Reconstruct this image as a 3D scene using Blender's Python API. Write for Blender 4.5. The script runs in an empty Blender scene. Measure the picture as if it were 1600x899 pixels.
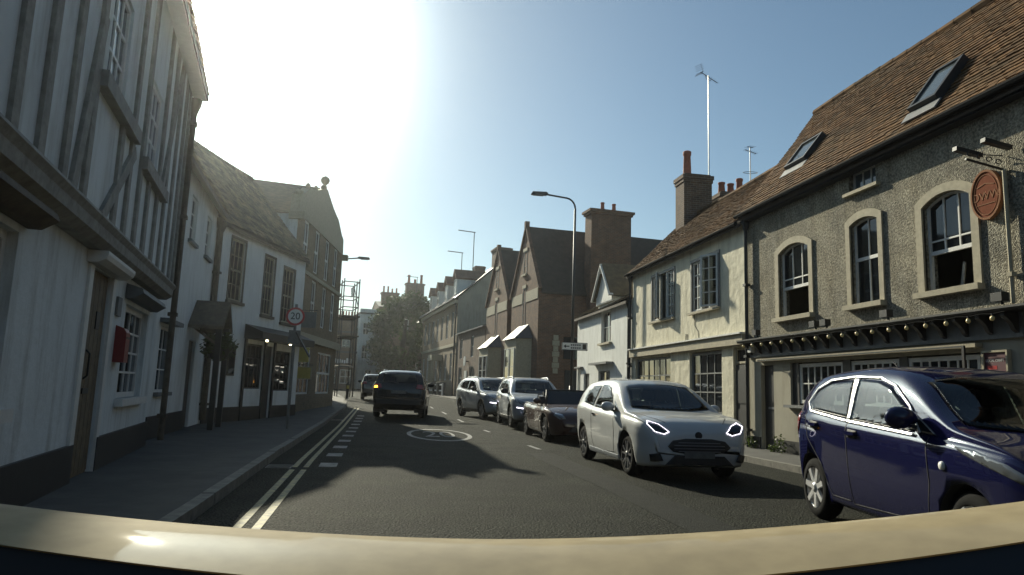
import bpy, bmesh, math, random
from mathutils import Vector, Matrix
from mathutils.bvhtree import BVHTree
random.seed(7)
R = math.radians
SC = bpy.context.scene
COL = SC.collection

# ------------------------------------------------------------------ camera, sky, sun, exposure
CAM_H, YAW, PITCH, ROLL = 1.22, R(9.3), R(8.3), R(2.0)
_f = Vector((math.sin(YAW)*math.cos(PITCH), math.cos(YAW)*math.cos(PITCH), math.sin(PITCH)))
_r0 = Vector((math.cos(YAW), -math.sin(YAW), 0)); _u0 = _r0.cross(_f)
_r = _r0*math.cos(ROLL)+_u0*math.sin(ROLL); _u = -_r0*math.sin(ROLL)+_u0*math.cos(ROLL)
cd = bpy.data.cameras.new('camera'); cam = bpy.data.objects.new('camera', cd); COL.objects.link(cam)
cd.sensor_width = 36.0; cd.lens = 36.0*1100/1600; cd.clip_start = 0.05; cd.clip_end = 3000
cam.matrix_world = Matrix(((_r.x, _u.x, -_f.x, 0), (_r.y, _u.y, -_f.y, 0), (_r.z, _u.z, -_f.z, CAM_H), (0, 0, 0, 1)))
SC.camera = cam

SUN_AZ, SUN_EL = -16.0, 26.5          # degrees; azimuth right of +Y
SUN_DIR = Vector((math.sin(R(SUN_AZ))*math.cos(R(SUN_EL)), math.cos(R(SUN_AZ))*math.cos(R(SUN_EL)), math.sin(R(SUN_EL))))
w = bpy.data.worlds.new('World'); SC.world = w; w.use_nodes = True
nt = w.node_tree; nt.nodes.clear()
sky = nt.nodes.new('ShaderNodeTexSky'); sky.sky_type = 'NISHITA'; sky.sun_disc = False
sky.sun_elevation = R(SUN_EL); sky.sun_rotation = R(SUN_AZ); sky.dust_density = 0.35; sky.air_density = 1.0; sky.ozone_density = 0.5
bg = nt.nodes.new('ShaderNodeBackground'); bg.inputs[1].default_value = 0.072
out = nt.nodes.new('ShaderNodeOutputWorld')
# the sun's own aureole in the sky: brightness falls off with the angle from the sun
tc = nt.nodes.new('ShaderNodeTexCoord')
dot = nt.nodes.new('ShaderNodeVectorMath'); dot.operation = 'DOT_PRODUCT'; dot.inputs[1].default_value = SUN_DIR
nt.links.new(tc.outputs['Generated'], dot.inputs[0])
def wmath(op, a, b):
    n = nt.nodes.new('ShaderNodeMath'); n.operation = op
    for i, v in enumerate((a, b)):
        if isinstance(v, (int, float)): n.inputs[i].default_value = v
        else: nt.links.new(v, n.inputs[i])
    return n.outputs[0]
dpos = wmath('MAXIMUM', dot.outputs['Value'], 0.0)
g1 = wmath('MULTIPLY', wmath('POWER', dpos, 95.0), 75.0)
g2 = wmath('MULTIPLY', wmath('POWER', dpos, 9.0), 1.5)
gs = wmath('ADD', g1, g2)
gl = nt.nodes.new('ShaderNodeCombineColor')
for i, k in enumerate((1.0, 1.0, 0.97)): nt.links.new(wmath('MULTIPLY', gs, k), gl.inputs[i])
ad = nt.nodes.new('ShaderNodeVectorMath'); ad.operation = 'ADD'
nt.links.new(sky.outputs[0], ad.inputs[0]); nt.links.new(gl.outputs[0], ad.inputs[1])
tint = nt.nodes.new('ShaderNodeVectorMath'); tint.operation = 'MULTIPLY'; tint.inputs[1].default_value = (0.90, 1.03, 1.01)   # clear-day white balance
nt.links.new(ad.outputs[0], tint.inputs[0]); nt.links.new(tint.outputs[0], bg.inputs[0]); nt.links.new(bg.outputs[0], out.inputs[0])
sl = bpy.data.lights.new('sun', 'SUN'); sl.energy = 4.9; sl.angle = R(0.55); sl.color = (1.0, 0.94, 0.73)
sun = bpy.data.objects.new('sun', sl); COL.objects.link(sun)
sun.rotation_euler = (-SUN_DIR).to_track_quat('-Z', 'Y').to_euler()
SC.view_settings.view_transform = 'Standard'; SC.view_settings.look = 'None'
SC.view_settings.gamma = 1.0; SC.view_settings.exposure = 0.32; SC.view_settings.use_curve_mapping = False
SC.cycles.volume_bounces = 0
HAZE_D = 0.0007

# ------------------------------------------------------------------ materials
M = {}
def mat(name, col, rough=.6, metal=0., spec=.5, var=0., vscale=3., island=0., bump=0., bscale=40., bdist=.01, kind='noise',
        col2=None, coat=0., emit=None, estr=0., stain=0., detail=4., trans=0., speck=0., sscale=40., crough=.03):
    m = bpy.data.materials.new(name); m.use_nodes = True; n = m.node_tree.nodes; l = m.node_tree.links
    p = n['Principled BSDF']
    p.inputs['Base Color'].default_value = (*col, 1); p.inputs['Roughness'].default_value = rough
    p.inputs['Metallic'].default_value = metal; p.inputs['Specular IOR Level'].default_value = spec
    p.inputs['Coat Weight'].default_value = coat; p.inputs['Coat Roughness'].default_value = crough
    if trans: p.inputs['Transmission Weight'].default_value = trans
    if emit: p.inputs['Emission Color'].default_value = (*emit, 1); p.inputs['Emission Strength'].default_value = estr
    tcn = n.new('ShaderNodeTexCoord'); co = tcn.outputs['Object']
    cur = None
    def rgb(c):
        r = n.new('ShaderNodeRGB'); r.outputs[0].default_value = (*c, 1); return r.outputs[0]
    def mix(f, a, b, mode='MIX'):
        x = n.new('ShaderNodeMix'); x.data_type = 'RGBA'; x.blend_type = mode
        if isinstance(f, float): x.inputs[0].default_value = f
        else: l.new(f, x.inputs[0])
        l.new(a, x.inputs[6]); l.new(b, x.inputs[7]); return x.outputs[2]
    def noise(s, d=4., r=.6):
        x = n.new('ShaderNodeTexNoise'); x.inputs['Scale'].default_value = s; x.inputs['Detail'].default_value = d
        x.inputs['Roughness'].default_value = r; l.new(co, x.inputs['Vector']); return x.outputs['Fac']
    def ramp(f, a, b):
        x = n.new('ShaderNodeMapRange'); x.inputs[1].default_value = a; x.inputs[2].default_value = b; l.new(f, x.inputs[0]); return x.outputs[0]
    cur = rgb(col)
    h = None
    if kind == 'brick':
        sx = n.new('ShaderNodeSeparateXYZ'); l.new(co, sx.inputs[0])
        ad = n.new('ShaderNodeMath'); l.new(sx.outputs[0], ad.inputs[0]); l.new(sx.outputs[1], ad.inputs[1])
        cb = n.new('ShaderNodeCombineXYZ'); l.new(ad.outputs[0], cb.inputs[0]); l.new(sx.outputs[2], cb.inputs[1])
        b = n.new('ShaderNodeTexBrick'); l.new(cb.outputs[0], b.inputs[0]); b.inputs['Scale'].default_value = 1
        b.inputs['Brick Width'].default_value = .225; b.inputs['Row Height'].default_value = .075; b.inputs['Mortar Size'].default_value = .006
        b.inputs['Color1'].default_value = (*col, 1); b.inputs['Color2'].default_value = (*(col2 or [c*.6 for c in col]), 1)
        b.inputs['Mortar'].default_value = (.22, .19, .15, 1); cur = b.outputs[0]; 
        inv = n.new('ShaderNodeMath'); inv.operation = 'SUBTRACT'; inv.inputs[0].default_value = 1; l.new(b.outputs['Fac'], inv.inputs[1]); h = inv.outputs[0]
    elif col2: cur = mix(ramp(noise(vscale, detail), .35, .65), cur, rgb(col2))
    if var:
        f = ramp(noise(vscale*1.7+.3, 6., .65), .3, .7)
        cur = mix(f, mix(1., cur, rgb([1-var]*3), 'MULTIPLY'), mix(1., cur, rgb([1+var*.6]*3), 'MULTIPLY'))
    if speck:
        f = ramp(noise(sscale, 2., .5), .36, .64)
        cur = mix(f, mix(1., cur, rgb([1-speck]*3), 'MULTIPLY'), mix(1., cur, rgb([1+speck*1.6]*3), 'MULTIPLY'))
    if stain:   # dirt streaks running down, wider than tall noise
        mp = n.new('ShaderNodeMapping'); mp.inputs['Scale'].default_value = (2.2, 2.2, .35); l.new(co, mp.inputs[0])
        x = n.new('ShaderNodeTexNoise'); x.inputs['Scale'].default_value = 2.0; x.inputs['Detail'].default_value = 7; x.inputs['Roughness'].default_value = .7
        l.new(mp.outputs[0], x.inputs['Vector'])
        cur = mix(ramp(x.outputs['Fac'], .48, .72), cur, mix(1., cur, rgb((1-stain, 1-stain*1.05, 1-stain*1.15)), 'MULTIPLY'))
    if island:
        g = n.new('ShaderNodeNewGeometry'); f = g.outputs['Random Per Island']
        cur = mix(f, mix(1., cur, rgb([1-island]*3), 'MULTIPLY'), mix(1., cur, rgb((1+island, 1+island*.8, 1+island*.55)), 'MULTIPLY'))
    l.new(cur, p.inputs['Base Color'])
    if bump:
        if h is None:
            if kind == 'voronoi':
                x = n.new('ShaderNodeTexVoronoi'); x.inputs['Scale'].default_value = bscale; l.new(co, x.inputs['Vector'])
                y = n.new('ShaderNodeMath'); y.operation = 'MULTIPLY_ADD'; l.new(noise(bscale*.45, 3.), y.inputs[0]); y.inputs[1].default_value = .5
                z = n.new('ShaderNodeMath'); z.operation = 'MULTIPLY'; z.inputs[1].default_value = -1.; l.new(x.outputs['Distance'], z.inputs[0])
                l.new(z.outputs[0], y.inputs[2]); h = y.outputs[0]
            else: h = noise(bscale, 6.)
        bn = n.new('ShaderNodeBump'); bn.inputs['Strength'].default_value = bump; bn.inputs['Distance'].default_value = bdist
        l.new(h, bn.inputs['Height']); l.new(bn.outputs[0], p.inputs['Normal'])
    M[name] = m
    return m
mat('asphalt', (.027, .029, .021), .8, spec=.10, speck=.85, sscale=42, col2=(.024, .025, .02), vscale=.6, kind='voronoi', bump=1., bscale=48, bdist=.05, island=0, var=.35)
mat('asphalt_patch', (.020, .021, .018), .85, spec=.1, speck=.5, sscale=60, kind='voronoi', bump=.8, bscale=70, bdist=.012, var=.3)
mat('paving', (.075, .073, .066), .85, col2=(.05, .048, .043), vscale=1.5, bump=.5, bscale=60, bdist=.006, var=.25)
mat('kerb', (.17, .16, .135), .8, var=.4, vscale=4, bump=.4, bscale=60, bdist=.004)
mat('earth', (.08, .075, .05), .95, var=.4, vscale=.8)
mat('yellow_paint', (.34, .29, .10), .7, col2=(.12, .11, .06), vscale=9, bump=.5, bscale=90, bdist=.004)
mat('white_paint', (.20, .20, .19), .7, col2=(.07, .07, .065), vscale=7, bump=.5, bscale=90, bdist=.004)
mat('pebbledash', (.36, .325, .245), .9, spec=.2, col2=(.25, .235, .19), vscale=1.2, kind='voronoi', bump=1., bscale=58, bdist=.026, var=.35, stain=.42, speck=.35, sscale=26)
mat('smooth_render', (.40, .37, .29), .85, spec=.25, col2=(.34, .315, .25), vscale=1.0, bump=.25, bscale=14, bdist=.01, stain=.25)
mat('stone_trim', (.42, .37, .26), .8, var=.2, vscale=6, bump=.3, bscale=50, bdist=.004)
mat('cream_render', (.76, .71, .55), .85, spec=.25, col2=(.64, .60, .46), vscale=1.3, bump=.7, bscale=3.2, bdist=.05, stain=.35)
mat('white_render', (.79, .80, .77), .8, spec=.3, col2=(.72, .73, .69), vscale=1.2, bump=.35, bscale=6, bdist=.02, stain=.22)
mat('plaster', (.74, .77, .755), .8, spec=.3, col2=(.68, .71, .69), vscale=.9, bump=.5, bscale=5, bdist=.03, stain=.36)
mat('tile', (.150, .082, .038), .9, spec=.15, island=.35, var=.3, vscale=.8, bump=.3, bscale=50, bdist=.004, col2=(.115, .070, .034))
mat('dark_tile', (.07, .055, .042), .85, island=.35, var=.3, vscale=2)
mat('slate', (.075, .075, .08), .6, island=.25, var=.3, vscale=2.5)
mat('moss_tile', (.17, .14, .09), .9, island=.4, var=.4, vscale=2)
mat('brick', (.20, .095, .05), .9, kind='brick', col2=(.135, .07, .04), bump=.6, bdist=.006, var=.3, vscale=1.)
mat('brick_brown', (.15, .085, .05), .9, kind='brick', col2=(.10, .06, .04), bump=.6, bdist=.006, var=.35, vscale=1.5)
mat('buff_brick', (.26, .19, .11), .9, kind='brick', col2=(.20, .14, .08), bump=.5, bdist=.006, var=.25)
mat('terracotta', (.34, .115, .065), .8, var=.3, vscale=8)
mat('plaque', (.22, .062, .026), .8, spec=.1, var=.2, vscale=10)
mat('plaque_rim', (.30, .14, .07), .75, spec=.1)
mat('white_wood', (.72, .71, .66), .5, var=.12, vscale=5, bump=.15, bscale=60, bdist=.002)
mat('grey_wood', (.16, .165, .16), .6, var=.2, vscale=6)
mat('blackish', (.022, .021, .02), .5, var=.3, vscale=6)
mat('gutter_black', (.02, .02, .02), .9, spec=.05)
mat('dark_door', (.035, .032, .03), .5, var=.3, vscale=5)
mat('oak', (.13, .105, .075), .85, var=.4, vscale=4, bump=.5, bscale=25, bdist=.008)
mat('timber', (.30, .285, .245), .85, var=.35, vscale=5, bump=.4, bscale=25, bdist=.008)
mat('oak_door', (.16, .115, .06), .7, var=.4, vscale=5, bump=.4, bscale=30, bdist=.005)
mat('iron', (.02, .02, .02), .45, spec=.5)
mat('galv', (.30, .30, .30), .4, metal=.8)
mat('lead', (.20, .20, .20), .6, var=.3)
mat('glass', (.012, .015, .018), .04, spec=.6)
mat('glass_pale', (.10, .12, .13), .06, spec=.7)
mat('curtain', (.35, .35, .32), .8, var=.3, vscale=8)
mat('leaf', (.06, .085, .025), .55, island=.55, spec=.4)
mat('leaf_dark', (.032, .052, .014), .6, island=.5, spec=.4)
mat('bark', (.06, .045, .03), .9, var=.3, bump=.5, bscale=20, bdist=.02)
mat('red_paint', (.22, .03, .025), .45)
mat('sign_white', (.75, .75, .72), .4)
mat('sign_red', (.45, .03, .03), .4)
mat('sign_black', (.015, .015, .015), .5)
mat('sign_yellow', (.50, .42, .10), .6, var=.2)
mat('maroon', (.09, .02, .03), .5)
mat('bulb', (.85, .66, .30), .25, spec=.6)
mat('bin', (.02, .022, .022), .5)
mat('chair_grey', (.10, .11, .11), .7)

for nm in ('leaf', 'leaf_dark'):      # thin leaves let light through
    m_ = M[nm]; n_ = m_.node_tree.nodes; l_ = m_.node_tree.links; p_ = n_['Principled BSDF']
    t_ = n_.new('ShaderNodeBsdfTranslucent'); t_.inputs[0].default_value = (.06, .09, .018, 1); x_ = n_.new('ShaderNodeMixShader'); x_.inputs[0].default_value = .3
    l_.new(p_.outputs[0], x_.inputs[1]); l_.new(t_.outputs[0], x_.inputs[2]); l_.new(x_.outputs[0], n_['Material Output'].inputs['Surface'])
# ------------------------------------------------------------------ mesh helpers
class MB:
    def __init__(s): s.v = []; s.f = []
    def add(s, vs, fs):
        o = len(s.v); s.v += [tuple(v) for v in vs]; s.f += [[i+o for i in f] for f in fs]; return s
    def box(s, x0, x1, y0, y1, z0, z1, m=None):
        vs = [(x, y, z) for z in (z0, z1) for y in (y0, y1) for x in (x0, x1)]
        if m is not None: vs = [m @ Vector(v) for v in vs]
        return s.add(vs, [(0, 2, 3, 1), (4, 5, 7, 6), (0, 1, 5, 4), (2, 6, 7, 3), (0, 4, 6, 2), (1, 3, 7, 5)])
    def prism(s, poly, a0, a1, axis='y'):
        """poly of 2D points extruded along an axis (y: poly is x,z; x: poly is y,z; z: poly is x,y)"""
        n = len(poly)
        def P(p, a): return (p[0], a, p[1]) if axis == 'y' else ((a, p[0], p[1]) if axis == 'x' else (p[0], p[1], a))
        vs = [P(p, a0) for p in poly]+[P(p, a1) for p in poly]
        fs = [tuple(range(n)), tuple(range(2*n-1, n-1, -1))]+[(i, i+n, (i+1) % n+n, (i+1) % n) for i in range(n)]
        return s.add(vs, fs)
    def bar(s, p, q, wd, hg=None, up=(0, 0, 1)):
        p, q = Vector(p), Vector(q); hg = hg or wd; d = (q-p).normalized(); up = Vector(up)
        if abs(d.dot(up)) > .98: up = Vector((1, 0, 0))
        a = d.cross(up).normalized()*wd/2; b = a.cross(d).normalized()*hg/2
        vs = [p-a-b, p+a-b, p+a+b, p-a+b, q-a-b, q+a-b, q+a+b, q-a+b]
        return s.add(vs, [(3, 2, 1, 0), (4, 5, 6, 7), (0, 1, 5, 4), (1, 2, 6, 5), (2, 3, 7, 6), (3, 0, 4, 7)])
    def tube(s, pts, r, n=8):
        pts = [Vector(p) for p in pts]; k = len(pts); rr = r if isinstance(r, (list, tuple)) else [r]*k
        vs = []; ref = None
        for i, p in enumerate(pts):
            d = (pts[min(i+1, k-1)]-pts[max(i-1, 0)]).normalized()
            if ref is None: ref = Vector((0, 0, 1)) if abs(d.z) < .9 else Vector((1, 0, 0))
            a = d.cross(ref).normalized(); b = d.cross(a).normalized(); ref = -b if abs(d.dot(b)) < .9 else ref
            ref = a.cross(d)
            for j in range(n):
                t = 2*math.pi*j/n; vs.append(p+(a*math.cos(t)+b*math.sin(t))*rr[i])
        fs = [(i*n+j, i*n+(j+1) % n, (i+1)*n+(j+1) % n, (i+1)*n+j) for i in range(k-1) for j in range(n)]
        fs += [tuple(range(n-1, -1, -1)), tuple(range((k-1)*n, k*n))]
        return s.add(vs, fs)
    def lathe(s, prof, c, n=16, axis='z', caps=True):
        """prof: list of (radius, along)"""
        c = Vector(c); vs = []
        for r, a in prof:
            for j in range(n):
                t = 2*math.pi*j/n; u, v = r*math.cos(t), r*math.sin(t)
                vs.append(c+(Vector((u, v, a)) if axis == 'z' else (Vector((u, a, v)) if axis == 'y' else Vector((a, u, v)))))
        k = len(prof)
        fs = [(i*n+j, i*n+(j+1) % n, (i+1)*n+(j+1) % n, (i+1)*n+j) for i in range(k-1) for j in range(n)]
        if caps: fs += [tuple(range(n-1, -1, -1)), tuple(range((k-1)*n, k*n))]
        return s.add(vs, fs)
    def ring(s, outer, inner, y0, y1):
        """frame between two outlines of equal count in the x,z plane, y0 (front) to y1"""
        n = len(outer)
        vs = [(p[0], y, p[1]) for y in (y0, y1) for o in (outer, inner) for p in o]
        fs = []
        for i in range(n):
            j = (i+1) % n
            fs += [(i, j, n+j, n+i), (2*n+i, 3*n+i, 3*n+j, 2*n+j), (i, 2*n+i, 2*n+j, j), (n+i, n+j, 3*n+j, 3*n+i)]
        return s.add(vs, fs)
def mk(name, mb, m, parent=None, smooth=False, kind=None, loc=None, rz=0.):
    me = bpy.data.meshes.new(name)
    if isinstance(mb, MB):
        me.from_pydata(mb.v, [], mb.f)
        bm = bmesh.new(); bm.from_mesh(me); bmesh.ops.recalc_face_normals(bm, faces=bm.faces); bm.to_mesh(me); bm.free()
    else: mb.to_mesh(me); mb.free()
    me.materials.append(M[m] if isinstance(m, str) else m)
    if smooth:
        for p in me.polygons: p.use_smooth = True
    o = bpy.data.objects.new(name, me); COL.objects.link(o)
    if parent: o.parent = parent
    if kind: o['kind'] = kind
    if loc: o.location = loc
    if rz: o.rotation_euler.z = rz
    return o
def inst(src, name, parent, loc=(0, 0, 0), rz=0., scale=None):
    o = bpy.data.objects.new(name, src.data if hasattr(src, 'data') else src); COL.objects.link(o); o.parent = parent
    o.location = loc; o.rotation_euler.z = rz
    if scale: o.scale = scale
    return o
def tag(o, label, cat, group=None):
    o['label'] = label; o['category'] = cat
    if group: o['group'] = group
    return o
def thing(name, label, cat, loc=(0, 0, 0), rz=0., group=None):
    o = bpy.data.objects.new(name, None); COL.objects.link(o); o.location = loc; o.rotation_euler.z = rz; o.empty_display_size = .2
    return tag(o, label, cat, group)
def text(name, s, size, m, parent, loc, rot=(math.pi/2, 0, 0), ext=.004, scale=(1, 1, 1), align='CENTER'):
    c = bpy.data.curves.new(name, 'FONT'); c.body = s; c.size = size; c.extrude = ext; c.align_x = align; c.align_y = 'CENTER'
    t = bpy.data.objects.new(name+'_tmp', c); COL.objects.link(t)
    dg = bpy.context.evaluated_depsgraph_get(); me = bpy.data.meshes.new_from_object(t.evaluated_get(dg))
    bpy.data.objects.remove(t); bpy.data.curves.remove(c)
    me.name = name; me.materials.clear(); me.materials.append(M[m])
    o = bpy.data.objects.new(name, me); COL.objects.link(o); o.parent = parent; o.location = loc; o.rotation_euler = rot; o.scale = scale
    return o
def gz(y): return max(0., .0122*(min(y, 115.)-21.3))
def interp(tab, x):
    if x <= tab[0][0]: return tab[0][1]
    for (a, b), (c, d) in zip(tab, tab[1:]):
        if x <= c: t = (x-a)/(c-a); return b+(d-b)*t
    return tab[-1][1]

# ------------------------------------------------------------------ the ground: terrain, road, pavements, kerbs, markings
KL = [(-40, -1.6), (6, -1.62), (12, -1.78), (20, -1.88), (34, -2.05), (45, -2.7), (58, -4.3), (72, -7.2), (88, -12.5), (110, -24)]
KR = [(-40, 6.85), (27, 6.85), (37, 6.1), (47, 4.9), (58, 3.7), (72, 1.6), (82, -1.2), (92, -6), (110, -17)]
def xl(y): return interp(KL, y)
def xr(y): return interp(KR, y)
def strip(name, ys, fa, fb, zf, m, kind='structure', parent=None):
    mb = MB(); n = len(ys)
    mb.v = [p for y in ys for p in ((fa(y), y, zf(y)), (fb(y), y, zf(y)))]
    mb.f = [(2*i, 2*i+1, 2*i+3, 2*i+2) for i in range(n-1)]
    return mk(name, mb, m, parent, kind=kind)
YS = [-40, -20, 0]+[2.*i for i in range(1, 11)]+[21.3]+[2.*i for i in range(11, 56)]+[115]
gys = [-60, 0, 21.3, 40, 60, 80, 100, 115, 160, 400, 1200]
strip('ground', gys, lambda y: -700, lambda y: 700, lambda y: gz(y)-.02, 'earth')
strip('road', YS, lambda y: xl(y)-.05, lambda y: xr(y)+.05, lambda y: gz(y), 'asphalt')
strip('pavement', YS, lambda y: xr(y)+.125, lambda y: xr(y)+4.5, lambda y: gz(y)+.11, 'paving')
strip('pavement', YS, lambda y: xl(y)-6.5, lambda y: xl(y)-.125, lambda y: gz(y)+.11, 'paving')
kb = MB().box(-.0625, .0625, .006, .904, -.08, .115)
kmesh = mk('kerb_stone', kb, 'kerb'); KSRC = kmesh.data; bpy.data.objects.remove(kmesh)
for nm, fx, sg, y0, y1 in (('kerb', xr, 1, 3.0, 62), ('kerb', xl, -1, 3.0, 40)):
    root = bpy.data.objects.new(nm, None); COL.objects.link(root); root['kind'] = 'structure'
    y = y0
    while y < y1:
        dx = fx(y+.91)-fx(y); o = inst(KSRC, 'kerb_stone', root, (fx(y)+sg*.0625+random.uniform(-.004, .004), y, gz(y)+random.uniform(-.004, .004)), -math.atan2(dx, .91))
        y += .91*math.cos(math.atan2(dx, .91))
def line(name, pts, wd, m, h=.005, parent=None):
    mb = MB()
    for i, (x, y) in enumerate(pts): mb.v += [(x-wd/2, y, gz(y)+h), (x+wd/2, y, gz(y)+h)]
    mb.f = [(2*i, 2*i+1, 2*i+3, 2*i+2) for i in range(len(pts)-1)]
    o = mk(name, mb, m, parent); 
    if not parent: o['kind'] = 'structure'
    return o
for off in (.42, .58):
    for a, b in ((3., 10.6), (10.9, 34.)):
        line('yellow_line', [(xl(a+(b-a)*i/24)+off, a+(b-a)*i/24) for i in range(25)], .075, 'yellow_paint')
for i in range(11):
    y = 11.0+i*1.6; line('road_dash', [(xl(y)+.88, y), (xl(y+.55)+.88, y+.55)], .26, 'white_paint')
for y0, x0, ln in ((25.2, 2.55, 1.6), (30.5, 2.35, 2.), (36., 2.1, 2.), (42, 1.75, 2.), (48, 1.2, 2), (20.5, 2.85, .9), (14.9, 3.15, 1.0)):
    line('centre_dash', [(x0, y0), (x0-.04, y0+ln)], .10, 'white_paint')
mb = MB(); N = 48; cx, cy, rx, ry = 1.29, 18.9, .84, 2.3
for k in range(N):
    t = 2*math.pi*k/N
    mb.v += [(cx+rx*math.cos(t), cy+ry*math.sin(t), .007), (cx+(rx-.11)*math.cos(t), cy+(ry-.3)*math.sin(t), .007)]
mb.f = [(2*k, 2*((k+1) % N), 2*((k+1) % N)+1, 2*k+1) for k in range(N)]
rd = mk('road_roundel', mb, 'white_paint', kind='structure')
text('road_number', '20', 1.0, 'white_paint', rd, (cx, cy, .007), (0, 0, 0), 0., (.86, 3.0, 1))

for pts, wd in (([(.9, 20.9), (.75, 27.)], .7), ([(3.0, 4.), (3.05, 9.), (2.95, 14.)], .55)):
    line('road_patch', pts, wd, 'asphalt_patch', .003)
for y in (10.75, 24.2):
    gl = line('drain_grate', [(xl(y)+.2, y), (xl(y+.45)+.2, y+.45)], .36, 'iron', .004)
    for k in range(5): mk('grate_bar', MB().box(xl(y)+.04, xl(y)+.36, y+.03+k*.085, y+.065+k*.085, gz(y)+.004, gz(y)+.012), 'kerb', gl)


# ------------------------------------------------------------------ building helpers (local frame: x right seen from the street, y into the building, z up)
def right_rz(a): return math.atan2(-math.cos(R(a)), -math.sin(R(a)))
def left_rz(a): return math.atan2(math.cos(R(a)), math.sin(R(a)))
def clear_mat():
    m = bpy.data.materials.new('clear_glass'); m.use_nodes = True; n = m.node_tree.nodes; l = m.node_tree.links; n.clear()
    o = n.new('ShaderNodeOutputMaterial'); t = n.new('ShaderNodeBsdfTransparent'); g = n.new('ShaderNodeBsdfGlossy'); g.inputs['Roughness'].default_value = .03
    t.inputs[0].default_value = (.82, .86, .85, 1)
    f = n.new('ShaderNodeFresnel'); f.inputs[0].default_value = 1.5; x = n.new('ShaderNodeMixShader')
    l.new(f.outputs[0], x.inputs[0]); l.new(t.outputs[0], x.inputs[1]); l.new(g.outputs[0], x.inputs[2]); l.new(x.outputs[0], o.inputs[0]); M['clear_glass'] = m
clear_mat()
def arc(x0, x1, zs, h, n=8):
    """points of a segmental arch from left to right springing at zs, rise h"""
    c = (x0+x1)/2; a = (x1-x0)/2; r = (a*a+h*h)/(2*h); t0 = math.asin(min(1, a/r))
    return [(c+r*math.sin(-t0+2*t0*i/n), zs+h-r+r*math.cos(-t0+2*t0*i/n)) for i in range(n+1)]
def wall(name, par, W, z0, z1, holes, m, reveal=.22, thick=.3, x0=0., y=0.):
    """front wall with real openings; hole = (x0,x1,z0,z1[,arch])"""
    mb = MB()
    xs = sorted({x0, W}|{h[i] for h in holes for i in (0, 1)}); zs = sorted({z0, z1}|{h[i] for h in holes for i in (2, 3)})
    xs = [x for x in xs if x0-1e-6 <= x <= W+1e-6]; zs = [z for z in zs if z0-1e-6 <= z <= z1+1e-6]
    for a, b in zip(xs, xs[1:]):
        for c, d in zip(zs, zs[1:]):
            mx, mz = (a+b)/2, (c+d)/2
            if any(h[0] < mx < h[1] and h[2] < mz < h[3] for h in holes): continue
            mb.add([(a, y, c), (b, y, c), (b, y, d), (a, y, d)], [(0, 1, 2, 3)])
    for h in holes:
        a, b, c, d = h[:4]; e = y+reveal
        mb.add([(a, y, c), (a, y, d), (a, e, d), (a, e, c)], [(0, 1, 2, 3)]); mb.add([(b, y, c), (b, e, c), (b, e, d), (b, y, d)], [(0, 1, 2, 3)])
        mb.add([(a, y, d), (b, y, d), (b, e, d), (a, e, d)], [(0, 1, 2, 3)]); mb.add([(a, y, c), (a, e, c), (b, e, c), (b, y, c)], [(0, 1, 2, 3)])
        if len(h) > 4 and h[4]:
            p = arc(a, b, d-h[4], h[4]); k = len(p)//2
            mb.prism([(a, d)]+p[:k+1], y+.001, e-.02); mb.prism(p[k:]+[(b, d)], y+.001, e-.02)
    return mk(name, mb, m, par)
def shell(par, W, D, z0, z1, m, name='side_wall', gables=None, y0=0., x0=0.):
    """side and back walls; gables = (ridge_y, ridge_z) for a ridge along x"""
    mb = MB()
    for x in (x0, W):
        pts = [(x, y0, z0), (x, D, z0), (x, D, z1)]+([(x, gables[0], gables[1])] if gables else [])+[(x, y0, z1)]
        mb.add(pts, [tuple(range(len(pts)))])
    mb.add([(x0, D, z0), (W, D, z0), (W, D, z1), (x0, D, z1)], [(0, 1, 2, 3)])
    return mk(name, mb, m, par)
PM = {}
def pane(par, x0, x1, z0, z1, y, gm='glass'):
    k = (round(x1-x0, 2), round(z1-z0, 2), gm)
    if k not in PM:
        o = mk('pane', MB().box(-k[0]/2, k[0]/2, 0, .006, -k[1]/2, k[1]/2), gm); PM[k] = o.data; bpy.data.objects.remove(o)
    o = inst(PM[k], 'pane', par, ((x0+x1)/2, y, (z0+z1)/2)); o.rotation_euler = (random.uniform(-.012, .012), 0, random.uniform(-.015, .015)); return o
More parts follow.
